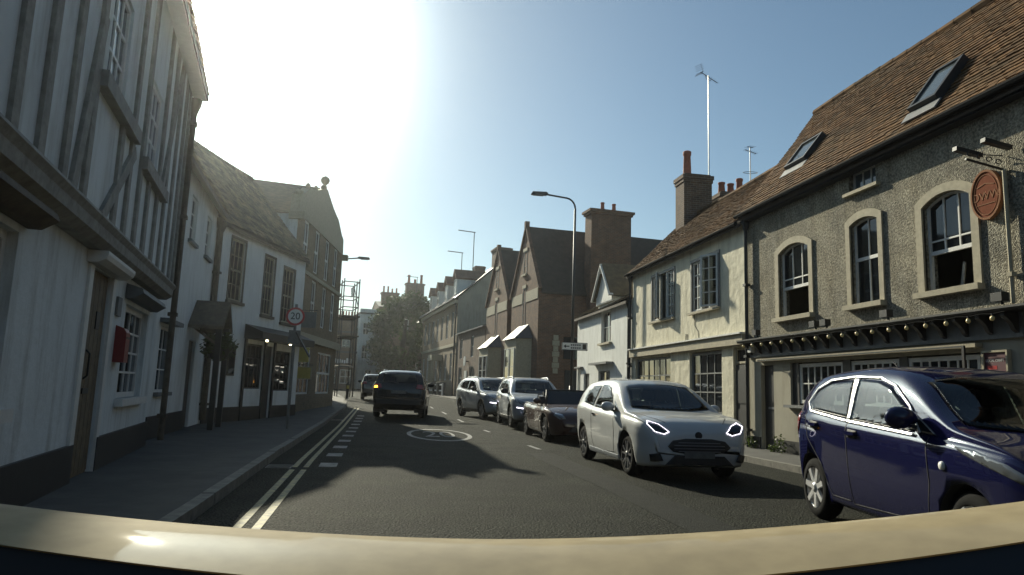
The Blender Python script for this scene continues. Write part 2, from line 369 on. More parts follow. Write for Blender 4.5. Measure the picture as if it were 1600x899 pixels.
def window(par, x0, x1, z0, z1, cols=2, rows=2, recess=.1, fw=.055, bar=.024, m='white_wood', gm='glass', arch=0., zcuts=None, sash=False, gone=(), name='window', y=0., thick=.05, panes=True):
    ya, yb = y+recess, y+recess+thick; mb = MB()
    mb.box(x0, x0+fw, ya, yb, z0, z1-arch); mb.box(x1-fw, x1, ya, yb, z0, z1-arch); mb.box(x0+fw, x1-fw, ya, yb, z0, z0+fw)
    if arch:
        p = arc(x0, x1, z1-arch, arch); q = arc(x0+fw, x1-fw, z1-arch, arch-fw*.8); q[0] = (x0+fw, z1-arch); q[-1] = (x1-fw, z1-arch)
        for i in range(len(p)-1): mb.prism([q[i], q[i+1], p[i+1], p[i]], ya, yb)
    else: mb.box(x0+fw, x1-fw, ya, yb, z1-fw, z1)
    xa, xb, za, zb = x0+fw, x1-fw, z0+fw, z1-(fw if not arch else fw*.7)
    zc = [za]+[za+(zb-za)*t for t in (zcuts or [i/rows for i in range(1, rows)])]+[zb]; xc = [xa+(xb-xa)*i/cols for i in range(cols+1)]
    top = max(xa, 0)
    for i in range(1, cols):
        for j in range(len(zc)-1):
            if j in gone: continue
            mb.box(xc[i]-bar/2, xc[i]+bar/2, ya+.008, yb-.008, zc[j], zc[j+1])
    for j in range(1, len(zc)-1):
        b = bar*(2.4 if sash == j else 1.); mb.box(xa, xb, ya+(.004 if sash == j else .010), yb-.004, zc[j]-b/2, zc[j]+b/2)
    o = mk(name, mb, m, par)
    if panes:
        for j in range(len(zc)-1):
            if j in gone: continue
            for i in range(cols): pane(o, xc[i], xc[i+1], zc[j], zc[j+1], ya+thick*.55, gm)
    return o
def part_box(name, par, m, *b, **k): return mk(name, MB().box(*b), m, par, **k)
def tiles(mb, x0, x1, e, r, course=.11, tw=.17, th=.022, hips=None):
    """plain tiles from eave point e=(y,z) to ridge r=(y,z)"""
    L = math.hypot(r[0]-e[0], r[1]-e[1]); dy, dz = (r[0]-e[0])/L, (r[1]-e[1])/L; ny, nz = -dz, dy
    if nz < 0: ny, nz = -ny, -nz
    n = int(L/course)+1; k = int((x1-x0)/tw)+1
    ph = [random.uniform(0, 6.28) for _ in range(4)]
    for i in range(n):
        s0 = i*course-.02; s1 = min(s0+course*1.25, L); off = (i % 2)*tw/2
        for j in range(-1, k+1):
            a = x0+j*tw+off; b = a+tw-.008; a = max(a, x0); b = min(b, x1)
            if b-a < .02: continue
            sag = .018*math.sin(a*1.1+ph[0])+.014*math.sin(s0*2.3+a*.5+ph[1])+random.uniform(-.006, .006)
            t0 = th+sag+random.uniform(0, .008); t1 = .004+sag; sh = random.uniform(-.008, .008)
            def P(x, s, t): return (x, e[0]+dy*s+ny*t, e[1]+dz*s+nz*t)
            mb.add([P(a, s0+sh, t0), P(b, s0+sh, t0), P(b, s1, t1), P(a, s1, t1), P(a, s0+sh, t0-th), P(b, s0+sh, t0-th)], [(0, 1, 2, 3), (4, 5, 1, 0), (4, 0, 3), (1, 5, 2)])
def roof(par, W, e, r, b, m, over=(.12, .12), base='dark_tile', tl=None, x0=0., name='roof', th=.1):
    """ridge along x: e eave, r ridge, b back eave as (y,z)"""
    mb = MB(); a, c = x0-over[0], W+over[1]
    pts = [e, r, b, (b[0], b[1]-th), (r[0], r[1]-th*1.3), (e[0], e[1]-th)]
    if tl: pts = [(p[0], p[1]-.06) for p in pts]
    mb.prism(pts, a, c, 'x'); o = mk(name, mb, base if tl else m, par)
    if tl:
        t = MB(); tiles(t, a, c, e, r, *tl); mk('roof_tiles', t, m, o, kind='stuff')
        rt = MB(); n = int((c-a)/.42)
        for i in range(n):
            u = a+i*.42; rt.lathe([(.10, 0), (.106, .41)], (u, r[0], r[1]-.02+.015*math.sin(u*1.3)), 8, 'x')
        mk('ridge_tiles', rt, m, o, kind='stuff')
    return o
def roof_perp(par, W, D, ez, rz_, m, over=.15, y0=-.1, x0=0., base=None, tl=None, name='roof', rx=None):
    """ridge along y (gable to the street)"""
    rx = (x0+W)/2 if rx is None else rx; mb = MB(); th = .12
    sl = (rz_-ez)/(rx-x0)
    mb.prism([(x0-over, ez-over*sl), (rx, rz_), (W+over, ez-over*sl), (W+over, ez-over*sl-th), (rx, rz_-th*1.3), (x0-over, ez-over*sl-th)], y0, D)
    return mk(name, mb, m, par)
def stack(par, x0, x1, y0, y1, z0, z1, pots=(), m='brick_brown', ph=.5, pr=.13, name='chimney', cap=.06):
    mb = MB(); h = z1-z0
    mb.box(x0, x1, y0, y1, z0, z1-.32); mb.box(x0-cap*.5, x1+cap*.5, y0-cap*.5, y1+cap*.5, z1-.32, z1-.2)
    mb.box(x0-cap, x1+cap, y0-cap, y1+cap, z1-.2, z1-.06); mb.box(x0+.03, x1-.03, y0+.03, y1-.03, z1-.06, z1)
    o = mk(name, mb, m, par)
    for p in pots:
        hh = p[2] if len(p) > 2 else ph; rr = p[3] if len(p) > 3 else pr
        mk('chimney_pot', MB().lathe([(rr*1.05, -.03), (rr, .06), (rr*.82, hh*.8), (rr*.98, hh*.84), (rr*1.0, hh*.97), (rr*.8, hh), (rr*.7, hh-.05)], (p[0], p[1], z1), 12), 'terracotta', o, smooth=True)
    return o
def pipe(par, x, y, z0, z1, m='blackish', r=.045, name='drainpipe', hopper=True):
    mb = MB().tube([(x, y, z0), (x, y, z1)], r, 8)
    z = z0+.4
    while z < z1: mb.box(x-r*1.5, x+r*1.5, y-r*1.3, y+r*1.6, z-.03, z+.03); z += 1.7
    if hopper: mb.lathe([(r*1.1, -.22), (r*2.2, -.05), (r*2.4, .05)], (x, y, z1), 8)
    return mk(name, mb, m, par)

# ------------------------------------------------------------------ the public house on the right
pub = thing('public_house', 'grey pebbledashed pub with three arched windows, tiled roof and string of bulbs', 'pub', (8.3, 15.55, 0), right_rz(0))
AW = [(1.38, 2.52, 2.98, 4.54, .15), (3.87, 4.64, 2.98, 4.56, .09), (5.70, 6.67, 2.98, 4.50, .15)]
SM = (3.86, 4.62, 5.10, 5.50)
wall('wall', pub, 14., 2.5, 5.75, AW+[SM], 'pebbledash')
lower_holes = [(.50, 1.05, .0, 1.98), (1.72, 6.66, 1.12, 2.0), (7.45, 8.5, .0, 2.1), (9.2, 12.5, .9, 2.0)]
wall('lower_wall', pub, 14., -.2, 2.498, lower_holes, 'smooth_render', .16)
shell(pub, 14., 4.0, -.2, 5.75, 'smooth_render', gables=(1.96, 8.4))
part_box('plinth', pub, 'blackish', 1.10, 7.40, -.03, .02, -.1, .37); part_box('plinth', pub, 'blackish', .03, .46, -.03, .02, -.1, .37)
for k, (a, b, c, d, h) in enumerate(AW):
    t = .14 if k != 1 else .12
    o1 = [(a-t, c-.03)]+arc(a-t, b+t, d-h+.09, h+.05)+[(b+t, c-.03)]; i1 = [(a, c-.03)]+arc(a, b, d-h, h)+[(b, c-.03)]
    mb = MB(); n = len(o1)
    for i in range(n-1): mb.prism([o1[i], o1[i+1], i1[i+1], i1[i]], -.035, .03)
    mk('window_surround', mb, 'stone_trim', pub)
    part_box('sill', pub, 'stone_trim', a-t-.02, b+t+.02, -.13, .14, c-.09, c)
    if k == 1: wn = window(pub, a, b, c, d, 2, 2, .075, .045, .026, arch=h, zcuts=[.53], sash=1)
    else: wn = window(pub, a, b, c, d, 3, 4, .075, .045, .026, arch=h, zcuts=[.40, .53], sash=1, gone=(0,))
mk('curtain', MB().prism([(6.10, 3.02), (6.16, 3.02), (6.22, 3.4), (6.18, 3.42)], .25, .27), 'curtain', pub)
window(pub, *SM, 3, 1, .10, .04, .022, gm='glass_pale'); part_box('sill', pub, 'stone_trim', SM[0]-.08, SM[1]+.12, -.09, .09, SM[2]-.06, SM[2])
# shopfront windows in their dark surround
for (a, b, nn) in ((1.96, 3.42, 6), (3.66, 4.94, 6), (5.14, 6.60, 7)):
    window(pub, a, b, 1.16, 1.97, nn, 2, .07, .07, .026, m='white_wood', zcuts=[.5])
for a, b in ((1.72, 1.96), (3.42, 3.66), (4.94, 5.14), (6.60, 6.66)): part_box('window_post', pub, 'dark_door', a+.002, b-.002, .05, .13, 1.12, 2.0)
part_box('sill', pub, 'grey_wood', 1.62, 6.74, -.12, .04, 1.06, 1.12)
dr = part_box('door', pub, 'dark_door', .50, 1.05, .10, .15, .11, 1.98); part_box('letter_box', dr, 'galv', .66, .90, .085, .10, 1.0, 1.05)
mb = MB()
for z in (.35, 1.15): mb.box(.58, .97, .085, .10, z, z+.6)
mk('door_panel', mb, 'blackish', dr)
part_box('passage_door', pub, 'dark_door', 7.45, 8.5, .10, .15, .11, 2.1)
# the beam that carries the corbels and bulbs
mb = MB(); mb.prism([(-.34, 2.50), (-.36, 2.53), (-.36, 2.56), (.0, 2.62), (.0, 2.50)], .05, 13.9, 'x'); mk('cornice', mb, 'blackish', pub)
part_box('fascia', pub, 'grey_wood', .08, 7.45, -.06, -.002, 2.16, 2.498)
part_box('fascia_moulding', pub, 'stone_trim', .52, 6.72, -.13, -.002, 2.06, 2.12)
mb = MB().prism([(-.28, 2.495), (-.28, 2.44), (-.22, 2.40), (-.16, 2.34), (-.12, 2.26), (-.062, 2.22), (-.062, 2.495)], -.035, .035, 'x')
cb = mk('corbel', mb, 'dark_door'); CB = cb.data; bpy.data.objects.remove(cb)
for i in range(18): inst(CB, 'corbel', pub, (.22+i*.42, 0, 0))
for x in (.75, 3.0, 3.35, 5.05, 7.3):
    mb = MB().box(x-.09, x+.09, -.30, -.18, 2.64, 2.76); mb.tube([(x, -.2, 2.6), (x, -.22, 2.7)], .02, 6); mk('floodlight', mb, 'iron', pub)
part_box('alarm_box', pub, 'sign_white', .20, .34, -.16, -.062, 2.28, 2.42)
mb = MB().box(6.66, 6.70, -.30, -.27, 1.2, 2.05); mb.box(.9, 6.70, -.30, -.27, 2.05, 2.075); mk('awning_rail', mb, 'iron', pub)
pipe(pub, .05, -.09, .1, 5.45); pipe(pub, 7.33, -.06, 2.62, 4.5, 'stone_trim', .028, hopper=False)
# roof, gutter, rooflights
EV, RG = (-.22, 5.62), (1.96, 8.50)
rf = roof(pub, 14., EV, RG, (4.15, 5.62), 'tile', (.10, .1), tl=(.105, .165))
mk('gutter', MB().tube([(-.1, -.28, 5.58), (14, -.28, 5.58)], .055, 8), 'gutter_black', pub)
part_box('fascia_board', pub, 'blackish', -.05, 14, -.17, -.002, 5.44, 5.60)
sl_ = (RG[1]-EV[1])/(RG[0]-EV[0]); an = math.atan(sl_)
def skylight(x0, x1, za, zb):
    ya = EV[0]+(za-EV[1])/sl_; L = (zb-za)/math.sin(an)
    mt = Matrix.Translation((0, ya, za)) @ Matrix.Rotation(an, 4, 'X')
    mb = MB()
    for b in ((x0, x0+.06, 0, L), (x1-.06, x1, 0, L), (x0+.06, x1-.06, 0, .06), (x0+.06, x1-.06, L-.06, L)): mb.box(b[0], b[1], b[2], b[3], -.02, .13, mt)
    o = mk('rooflight', mb, 'iron', rf)
    mk('pane', MB().box(x0+.05, x1-.05, .05, L-.05, .085, .095, mt), 'glass_pale', o); mk('flashing', MB().box(x0-.06, x1+.06, -.24, -.01, .02, .045, mt), 'lead', o)
skylight(1.15, 1.95, 6.42, 7.05); skylight(5.42, 6.05, 6.08, 6.85)

# things on the pub
pl = thing('oval_plaque', 'oval terracotta plaque with raised lettering on the pebbledash wall', 'plaque', (8.3-.03, 15.55-7.0, 4.23), right_rz(0))
ov = lambda rx, rz_: [(rx*math.cos(2*math.pi*i/32), rz_*math.sin(2*math.pi*i/32)) for i in range(32)]
mk('disc', MB().prism(ov(.245, .35), -.03, .02), 'plaque', pl); mk('rim', MB().ring(ov(.262, .367), ov(.235, .335), -.045, .02), 'plaque_rim', pl)
mk('moulding', MB().ring(ov(.205, .30), ov(.198, .29), -.036, -.028), 'plaque_rim', pl)
text('lettering', 'DWW', .17, 'plaque_rim', pl, (0, -.032, -.02), ext=.003); 
mk('moulding', MB().prism([(-.15, .12), (0, .16), (.15, .12), (.15, .135), (0, .175), (-.15, .135)], -.036, -.028), 'plaque_rim', pl)
mk('moulding', MB().prism([(-.16, -.13), (.16, -.13), (.16, -.142), (-.16, -.142)], -.036, -.028), 'plaque_rim', pl)
sb = thing('sign_bracket', 'black wrought iron sign bracket with scrolls and two lamp troughs above the plaque', 'bracket', (8.3, 15.55-7.28, 4.52), right_rz(0))
BL = .62
mk('arm', MB().tube([(0, 0, -.06), (0, -.03, 0), (0, -BL, .10)], .018, 8), 'iron', sb)
mb = MB()
for k in range(4):
    c = -.10-k*.15; pts = [(0, c+.055*math.cos(t)*(1-t/9), .085+c*-.16+.05*math.sin(t)*(1-t/9)) for t in [i*.5 for i in range(12)]]; mb.tube(pts, .009, 6)
mk('scrollwork', mb, 'iron', sb)
mk('lamp_trough', MB().bar((-.16, -.22, .24), (-.16, -BL-.02, .30), .08, .06), 'iron', sb); mk('lamp_trough', MB().bar((.16, -.05, .26), (.16, -.48, .33), .08, .06), 'iron', sb)
mk('stay', MB().tube([(.0, -.02, .2), (-.16, -.3, .25), (.16, -.3, .29)], .008, 6), 'iron', sb)
nb = thing('notice_board', 'dark framed notice board with white lettering beside the pub windows', 'notice board', (8.3, 15.55-6.97, 1.74), right_rz(0))
mk('board', MB().box(-.19, .19, -.05, -.005, -.24, .24), 'maroon', nb)
fr = [(-.215, -.265), (.215, -.265), (.215, .265), (-.215, .265)]; fi = [(-.185, -.235), (.185, -.235), (.185, .235), (-.185, .235)]
mk('frame', MB().ring(fr, fi, -.07, -.004), 'stone_trim', nb)
text('lettering', 'LOCAL CRAFT', .055, 'sign_white', nb, (-.01, -.052, .12), ext=.001, scale=(.85, 1, 1)); mk('print', MB().box(-.14, .02, -.052, -.049, .0, .05), 'sign_red', nb); mk('print', MB().box(-.14, .0, -.052, -.049, -.19, -.16), 'sign_white', nb)
ls = thing('festoon_lights', 'string of small warm bulbs hung under the pub cornice', 'string lights', (8.3, 15.55, 0), right_rz(0))
bx = [.42+i*.405 for i in range(18)]
mb = MB(); pts = []
for i, x in enumerate(bx):
    pts += [(x-.2, -.375, 2.478), (x, -.378, 2.462)]
mb.tube([(.1, -.365, 2.49)]+pts+[(bx[-1]+.2, -.375, 2.478)], .007, 5); mk('cable', mb, 'gutter_black', ls)
for x in bx:
    b = mk('bulb', MB().lathe([(.008, -.095), (.026, -.08), (.032, -.06), (.026, -.04), (.014, -.025)], (x, -.378, 2.462), 10), 'bulb', ls, smooth=True)
    mk('socket', MB().lathe([(.014, -.03), (.014, .01)], (x, -.378, 2.462), 8), 'iron', b)
# weeds along the foot of the wall
def leafy(mb, c, r, n, size, squash=1., seed=0):
    rn = random.Random(seed)
    for _ in range(n):
        d = Vector((rn.gauss(0, 1), rn.gauss(0, 1), rn.gauss(0, 1))).normalized()*(rn.random()**.45); p = Vector(c)+Vector((d.x*r[0], d.y*r[1], d.z*r[2]))
        a = Vector((rn.gauss(0, 1), rn.gauss(0, 1), rn.gauss(0, .7))).normalized(); b = a.orthogonal().normalized()
        b = (Matrix.Rotation(rn.uniform(0, 6.28), 3, a) @ b); s = size*rn.uniform(.6, 1.4)
        mb.add([p-a*s*.5, p+b*s*.32, p+a*s*.5, p-b*s*.32], [(0, 1, 2, 3)])
for i, (y, h) in enumerate(((15.25, .16), (14.05, .22), (14.3, .10))):
    o = thing('weed', ['low green weed at the foot of the drainpipe', 'tallest green weed against the black pub plinth', 'tiny weed tuft between the pub door and plinth'][i], 'weed', (8.15, y, .11), 0, 'weeds along the pub wall')
    mb = MB(); leafy(mb, (0, 0, h*.8), (.12, .16, h), 90, .06, seed=i); mk('leaves', mb, 'leaf', o); mk('stem', MB().tube([(0, 0, -.02), (.01, 0, h)], .006, 5), 'leaf_dark', o)

# ------------------------------------------------------------------ cream rendered shop house
cr = thing('cream_house', 'cream rendered house with open casements over a dark shopfront', 'house', (8.3, 23.9, 0), right_rz(0))
CW = [(1.93, 3.79, 3.60, 5.08), (5.08, 6.80, 3.58, 5.02)]
wall('wall', cr, 8.33, 2.5, 5.56, CW, 'cream_render', .12)
SH = [(.35, 3.50, .75, 2.43), (4.90, 6.90, .75, 2.45), (7.52, 8.20, .0, 2.46)]
wall('lower_wall', cr, 8.33, -.2, 2.498, SH, 'cream_render', .14)
shell(cr, 8.33, 4.0, -.2, 5.56, 'cream_render', gables=(1.95, 7.45))
roof(cr, 8.33, (-.2, 5.50), (1.95, 7.60), (4.2, 5.4), 'tile', (.15, -.02), tl=(.105, .165))
mk('gutter', MB().tube([(-.15, -.25, 5.44), (8.2, -.25, 5.44)], .045, 8), 'gutter_black', cr)
def casement_leaf(par, hx, z0, z1, wd, side, ang, rows=4):
    """an opening leaf: side=-1 hinged on its left edge, +1 on its right; ang degrees outwards"""
    mb = MB(); s = 1 if side < 0 else -1; f = .05
    X = lambda a, b: (min(a*s, b*s), max(a*s, b*s))
    for a, b, c, d in ((0, f, 0, z1-z0), (wd-f, wd, 0, z1-z0), (f, wd-f, 0, f), (f, wd-f, z1-z0-f, z1-z0), (wd/2-.012, wd/2+.012, f, z1-z0-f)):
        x_ = X(a, b); mb.box(x_[0], x_[1], -.02, .02, c, d)
    for j in range(1, rows): x_ = X(f, wd-f); mb.box(x_[0], x_[1], -.014, .014, f+(z1-z0-2*f)*j/rows-.012, f+(z1-z0-2*f)*j/rows+.012)
    o = mk('casement', mb, 'white_wood', par, loc=(hx, -.03, z0), rz=R(-ang*s))
    for j in range(rows):
        for i in (0, 1):
            x_ = X(f+(wd-2*f)*i/2, f+(wd-2*f)*(i+1)/2); zz = f+(z1-z0-2*f)*j/rows; pane(o, x_[0], x_[1], zz, zz+(z1-z0-2*f)/rows, .0, 'clear_glass')
    return o
for k, (a, b, c, d) in enumerate(CW):
    fo = [(a-.06, c-.02), (b+.06, c-.02), (b+.06, d+.06), (a-.06, d+.06)]; fi2 = [(a+.02, c+.02), (b-.02, c+.02), (b-.02, d-.02), (a+.02, d-.02)]
    mk('window_frame', MB().ring(fo, fi2, -.03, .10), 'grey_wood', cr)
    wl = (b-a-.04)/3
    window(cr, a+.02, a+.02+wl, c+.02, d-.02, 2, 4, .03, .05, .026); part_box('mullion', cr, 'white_wood', a+.02+wl, a+.07+wl, .0, .09, c+.02, d-.02)
    if k == 0: window(cr, b-.02-wl, b-.02, c+.02, d-.02, 2, 4, .03, .05, .026); casement_leaf(cr, a+.07+wl, c+.02, d-.02, wl*.95, -1, 30)
    else: casement_leaf(cr, b-.02, c+.02, d-.02, wl*1.0, 1, 27)
    part_box('mullion', cr, 'white_wood', b-.07-wl, b-.02-wl, .0, .09, c+.02, d-.02)
    part_box('sill', cr, 'stone_trim', a-.10, b+.08, -.12, -.03, c-.08, c-.02)
    part_box('curtain', cr, 'curtain', a+.1, a+.1+wl*.9, .2, .22, c, d)
part_box('ledge', cr, 'white_wood', .05, 8.25, -.20, -.002, 2.75, 2.79); part_box('fascia', cr, 'stone_trim', .05, 8.25, -.14, -.002, 2.50, 2.748)
for a, b, nn in ((.40, 3.45, 6), (4.95, 6.85, 4)): window(cr, a, b, .78, 2.42, nn, 3, .06, .07, .035, m='grey_wood')
window(cr, 7.55, 8.17, 2.06, 2.44, 1, 1, .06, .05, m='stone_trim'); dr = part_box('door', cr, 'dark_door', 7.55, 8.17, .06, .11, .11, 2.03)
mk('door_panel', MB().box(7.63, 8.09, .045, .06, .3, .95).box(7.63, 8.09, .045, .06, 1.1, 1.9), 'blackish', dr)
part_box('stall_riser', cr, 'grey_wood', .35, 3.50, -.02, -.002, .2, .70); part_box('stall_riser', cr, 'grey_wood', 4.9, 6.9, -.02, -.002, .2, .70)
mb = MB()
for pts in (((5.25, 3.55), (5.28, 3.2), (5.5, 3.02), (5.55, 2.8)), ((4.62, 2.8), (4.66, 3.0), (4.78, 2.98), (4.76, 2.8)), ((.3, 2.8), (.2, 3.0), (.1, 3.1))): mb.tube([(x, -.012, z) for x, z in pts], .008, 5)
mk('cable', mb, 'iron', cr)
pipe(cr, -.05, -.08, .1, 5.4); 
stack(cr, .55, 1.30, 1.38, 2.42, 6.6, 9.0, [(.92, 1.66, .92, .15)]); stack(cr, .3, 1.0, 2.9, 4.25, 5.2, 8.55, [(.65, 3.1, .42), (.65, 3.45, .40), (.65, 3.8, .62), (.65, 4.12, .36)])
ae = thing('television_aerial', 'tall thin mast with a cross-boom television aerial beside the single-pot chimney', 'aerial', (10.75, 22.9, 6.9), 0)
mk('mast', MB().tube([(0, 0, 0), (0, 0, 5.95)], .022, 6), 'galv', ae)
def boom(par, z, ln, dirv, n, el, wid=.008):
    d = Vector(dirv).normalized(); mb = MB().tube([Vector((0, 0, z))-d*ln*.45, Vector((0, 0, z))+d*ln*.55], .012, 6); mk('boom', mb, 'iron', par)
    p = d.cross(Vector((0, 0, 1))).normalized(); mb = MB()
    for i in range(n): c = Vector((0, 0, z))+d*ln*(-.42+.95*i/(n-1)); mb.tube([c-p*el/2, c+p*el/2], wid*.6, 4)
    mk('elements', mb, 'iron', par); return d, p
d, p = boom(ae, 5.9, .95, (1, .5, -.16), 10, .16)
mb = MB()
for k in (-1, 1):
    for j in range(4): c = Vector((0, 0, 5.92+k*(.05+.045*j)))-d*(.46+.03*j); mb.tube([c-p*.17, c+p*.17], .006, 4)
    mb.tube([Vector((0, 0, 5.92))-d*.44+p*.1, Vector((0, 0, 5.92+k*.2))-d*.56+p*.1], .006, 4)
mb.tube([(-.14, -.05, 5.93), (-.1, -.04, 5.80), (.1, .04, 5.78), (.14, .05, 5.88)], .010, 5); mk('reflector', mb, 'iron', ae)
ae2 = thing('television_aerial', 'short aerial with a ring and stubby boom rising behind the tiled ridge', 'aerial', (12.4, 23.0, 7.9), 0)
mk('mast', MB().tube([(0, 0, 0), (0, 0, 2.4)], .018, 6), 'galv', ae2); boom(ae2, 2.25, .55, (1, .3, -.1), 7, .22); boom(ae2, 2.42, .3, (.9, .3, .1), 4, .3)
mk('ring', MB().tube([(.25*math.cos(t), .25*math.sin(t), 1.45+.05*math.sin(t)) for t in [i*2*math.pi/16 for i in range(17)]], .01, 5), 'iron', ae2)

# ------------------------------------------------------------------ white cottage with the pointed dormer
ct = thing('white_cottage', 'small white cottage with a steep pointed dormer gable', 'cottage', (8.3, 31.5, 0), right_rz(0))
CO = [(3.75, 5.05, 3.22, 4.50), (3.45, 5.0, 1.0, 2.12), (1.2, 2.1, .0, 2.05), (.15, .65, 1.2, 2.2)]
wall('wall', ct, 7.5, -.2, 4.62, CO, 'white_render', .16); shell(ct, 7.5, 4.6, -.2, 4.62, 'white_render', gables=(2.3, 5.9))
roof(ct, 7.5, (-.22, 4.60), (2.3, 6.0), (4.8, 4.5), 'moss_tile', (.3, -.03), tl=(.15, .2))
window(ct, *CO[0], 3, 2, .09, .06, .03); part_box('sill', ct, 'stone_trim', 3.6, 5.2, -.12, .05, 3.14, 3.22)
window(ct, *CO[1], 4, 3, .09, .06, .03, m='grey_wood'); part_box('door', ct, 'dark_door', 1.2, 2.1, .09, .14, .12, 2.05); window(ct, *CO[3], 1, 2, .09, .05, .03)
part_box('hood', ct, 'lead', 2.95, 5.45, -.30, -.002, 2.36, 2.44); part_box('hood', ct, 'lead', .05, 1.1, -.15, -.002, 2.3, 2.36)
mb = MB().prism([(3.30, 4.80), (5.52, 4.80), (5.52, 5.12), (4.41, 6.30), (3.30, 5.12)], -.10, .0); gb = mk('dormer_gable', mb, 'white_wood', ct)
for i in range(6): x = 3.36+i*.355; part_box('board', gb, 'white_wood', x, x+.345, -.118, -.101, 4.84, 5.02+max(0, 1.15*(1-(abs(x+.17-4.41)+.12)/1.11)))
mb = MB(); [mk('bargeboard', MB().bar((4.41+q*1.22, -.2, 4.98), (4.41-q*.03, -.2, 6.38), .2, .05, (q, 0, 1)), 'white_wood', gb) for q in (-1, 1)]
mk('dormer_roof', MB().prism([(3.16, 4.98), (4.41, 6.44), (5.66, 4.98), (5.56, 4.98), (4.41, 6.32), (3.26, 4.98)], -.22, 1.5), 'moss_tile', ct)
part_box('dormer_cheek', ct, 'white_render', 3.32, 5.50, .0, 1.4, 4.63, 5.0)
pipe(ct, 7.4, -.08, .2, 4.5)

# ------------------------------------------------------------------ brick gabled houses and terrace further up the right side
FA = -6.5; FD = Vector((math.sin(R(FA)), math.cos(R(FA)), 0)); FN = Vector((math.cos(R(FA)), -math.sin(R(FA)), 0)); FC = Vector((7.6, 37.3, 0))
def row(s, inward=0.): return FC+FD*s+FN*inward
def gable_house(label, s0, W, D, ez, rz_, m, wins, bay, sidewins=()):
    o = row(s0+W); g = thing('gabled_house', label, 'house', (o.x, o.y, 0), right_rz(FA), 'red brick gabled houses')
    mb = MB(); mb.prism([(0, -.2), (W, -.2), (W, ez), (W/2, rz_), (0, ez)], 0, D); mk('wall', mb, m, g)
    roof_perp(g, W, D+.1, ez+.12, rz_+.22, 'dark_tile', .18, .12)
    mb = MB(); sl = (rz_-ez)/(W/2)
    for sg in (-1, 1): mb.bar((W/2, .0, rz_+.24), (W/2+sg*(W/2+.22), .0, ez+.02), .2, .10)
    mb.box(W/2-.12, W/2+.12, -.12, .14, rz_+.1, rz_+.5); mk('coping', mb, m, g)
    for (a, b, c, d) in wins:
        wd = window(g, a, b, c, d, 1, 3, -.02, .05, .03, m='grey_wood', gm='glass'); part_box('sill', wd, 'stone_trim', a-.12, b+.12, -.12, .0, c-.12, c-.01)
        part_box('lintel', wd, 'stone_trim', a-.12, b+.12, -.05, .0, d+.01, d+.2)
    for a, b in ((.1, W/2-.35), (W/2+.35, W-.1)): part_box('band', g, 'stone_trim', a, b, -.03, .0, 6.25, 6.85)
    if bay:
        a, b, zt = bay; mb = MB().prism([(a, .0), (a+.5, -.75), (b-.5, -.75), (b, .0)], -.1, zt, 'z'); bw = mk('bay_window', mb, 'stone_trim', g)
        for u in range(2): wx = a+.62+u*(b-a-1.24)/2; window(bw, wx, wx+(b-a-1.5)/2, 1.5, zt-.5, 1, 2, -.79, .06, .03, m='white_wood')
        mb = MB(); mb.add([(a-.15, .0, zt), (a+.42, -.9, zt), (b-.42, -.9, zt), (b+.15, 0, zt), (a+.7, 0, zt+.85), (b-.7, 0, zt+.85)], [(0, 1, 4), (1, 2, 5, 4), (2, 3, 5), (0, 1, 2, 3)]); mk('bay_roof', mb, 'slate', bw)
    return g
g1 = gable_house('tallest red brick gabled house with big side chimney and bay window', 0., 5.3, 10., 6.75, 10.6, 'brick', [(2.35, 2.95, 7.95, 9.3), (2.4, 2.9, 4.75, 7.1)], (.9, 4.3, 4.1))
# its side towards the yard: chimney breast, doors and stone-dressed openings
stack(g1, 5.0, 5.95, 2.75, 5.15, -.1, 11.45, [(5.45, 3.6, .5, .12), (5.45, 4.3, .48, .12)], m='brick', cap=.16)
for k, (y, z, h) in enumerate(((1.05, 2.2, 2.3), (2.9, 1.3, 3.6))):
    mb = MB()
    for q in range(int(h/.3)): mb.box(5.29, 5.34+(q % 2)*.02, y-.14-(q % 2)*.06, y+.14+(q % 2)*.06, z+q*.3, z+q*.3+.28)
    mk('quoin', mb, 'stone_trim', g1, kind='stuff')
part_box('side_door', g1, 'dark_door', 5.29, 5.36, 1.6, 2.5, .2, 2.4); part_box('side_window', g1, 'glass', 5.29, 5.34, 1.5, 2.4, 3.0, 4.2)
mk('boundary_wall', MB().box(5.3, 5.55, 3.2, 3.2+4, -.1, 3.4), 'brick_brown', g1)
g2 = gable_house('second red brick gabled house further on with its own bay window', 6.3, 5.4, 10., 6.9, 10.4, 'brick', [(2.4, 3.0, 7.9, 9.2), (2.45, 2.95, 4.75, 7.1)], (.9, 4.3, 3.9))
mb = MB(); mb.prism([(0, -.2), (1.0, -.2), (1., 6.3), (0, 6.3)], .9, 9); mk('link_wall', mb, 'brick', g2).location.x = 5.4
stack(g2, 1.0, 2.6, 3.6, 4.6, 8.0, 12.0, (), m='brick_brown', cap=.1)
lo = row(21.6); lh = thing('low_house', 'low dark brick house between the gables and the dormered terrace', 'house', (lo.x, lo.y, 0), right_rz(FA))
LW = [(1.2, 2.2, 3.6, 5.2), (5.2, 6.2, 3.6, 5.2), (1.0, 2.4, 1.2, 2.9), (5.0, 6.4, 1.2, 2.9)]
wall('wall', lh, 9.7, -.2, 5.7, LW, 'brick_brown', .12); shell(lh, 9.7, 6., -.2, 5.7, 'brick_brown')
for h in LW: window(lh, *h, 2, 2, .06, .06, .04)
roof(lh, 9.7, (-.2, 5.7), (3., 6.6), (6.2, 5.7), 'slate', (0., 0.)); part_box('door', lh, 'white_wood', 3.4, 4.3, -.05, .0, .3, 2.6)
tr_o = row(40.4); TW = 18.4
tr = thing('dormer_terrace', 'long terrace with four dormers, buff front and grey gable end', 'terrace', (tr_o.x, tr_o.y, 0), right_rz(FA))
TH = []
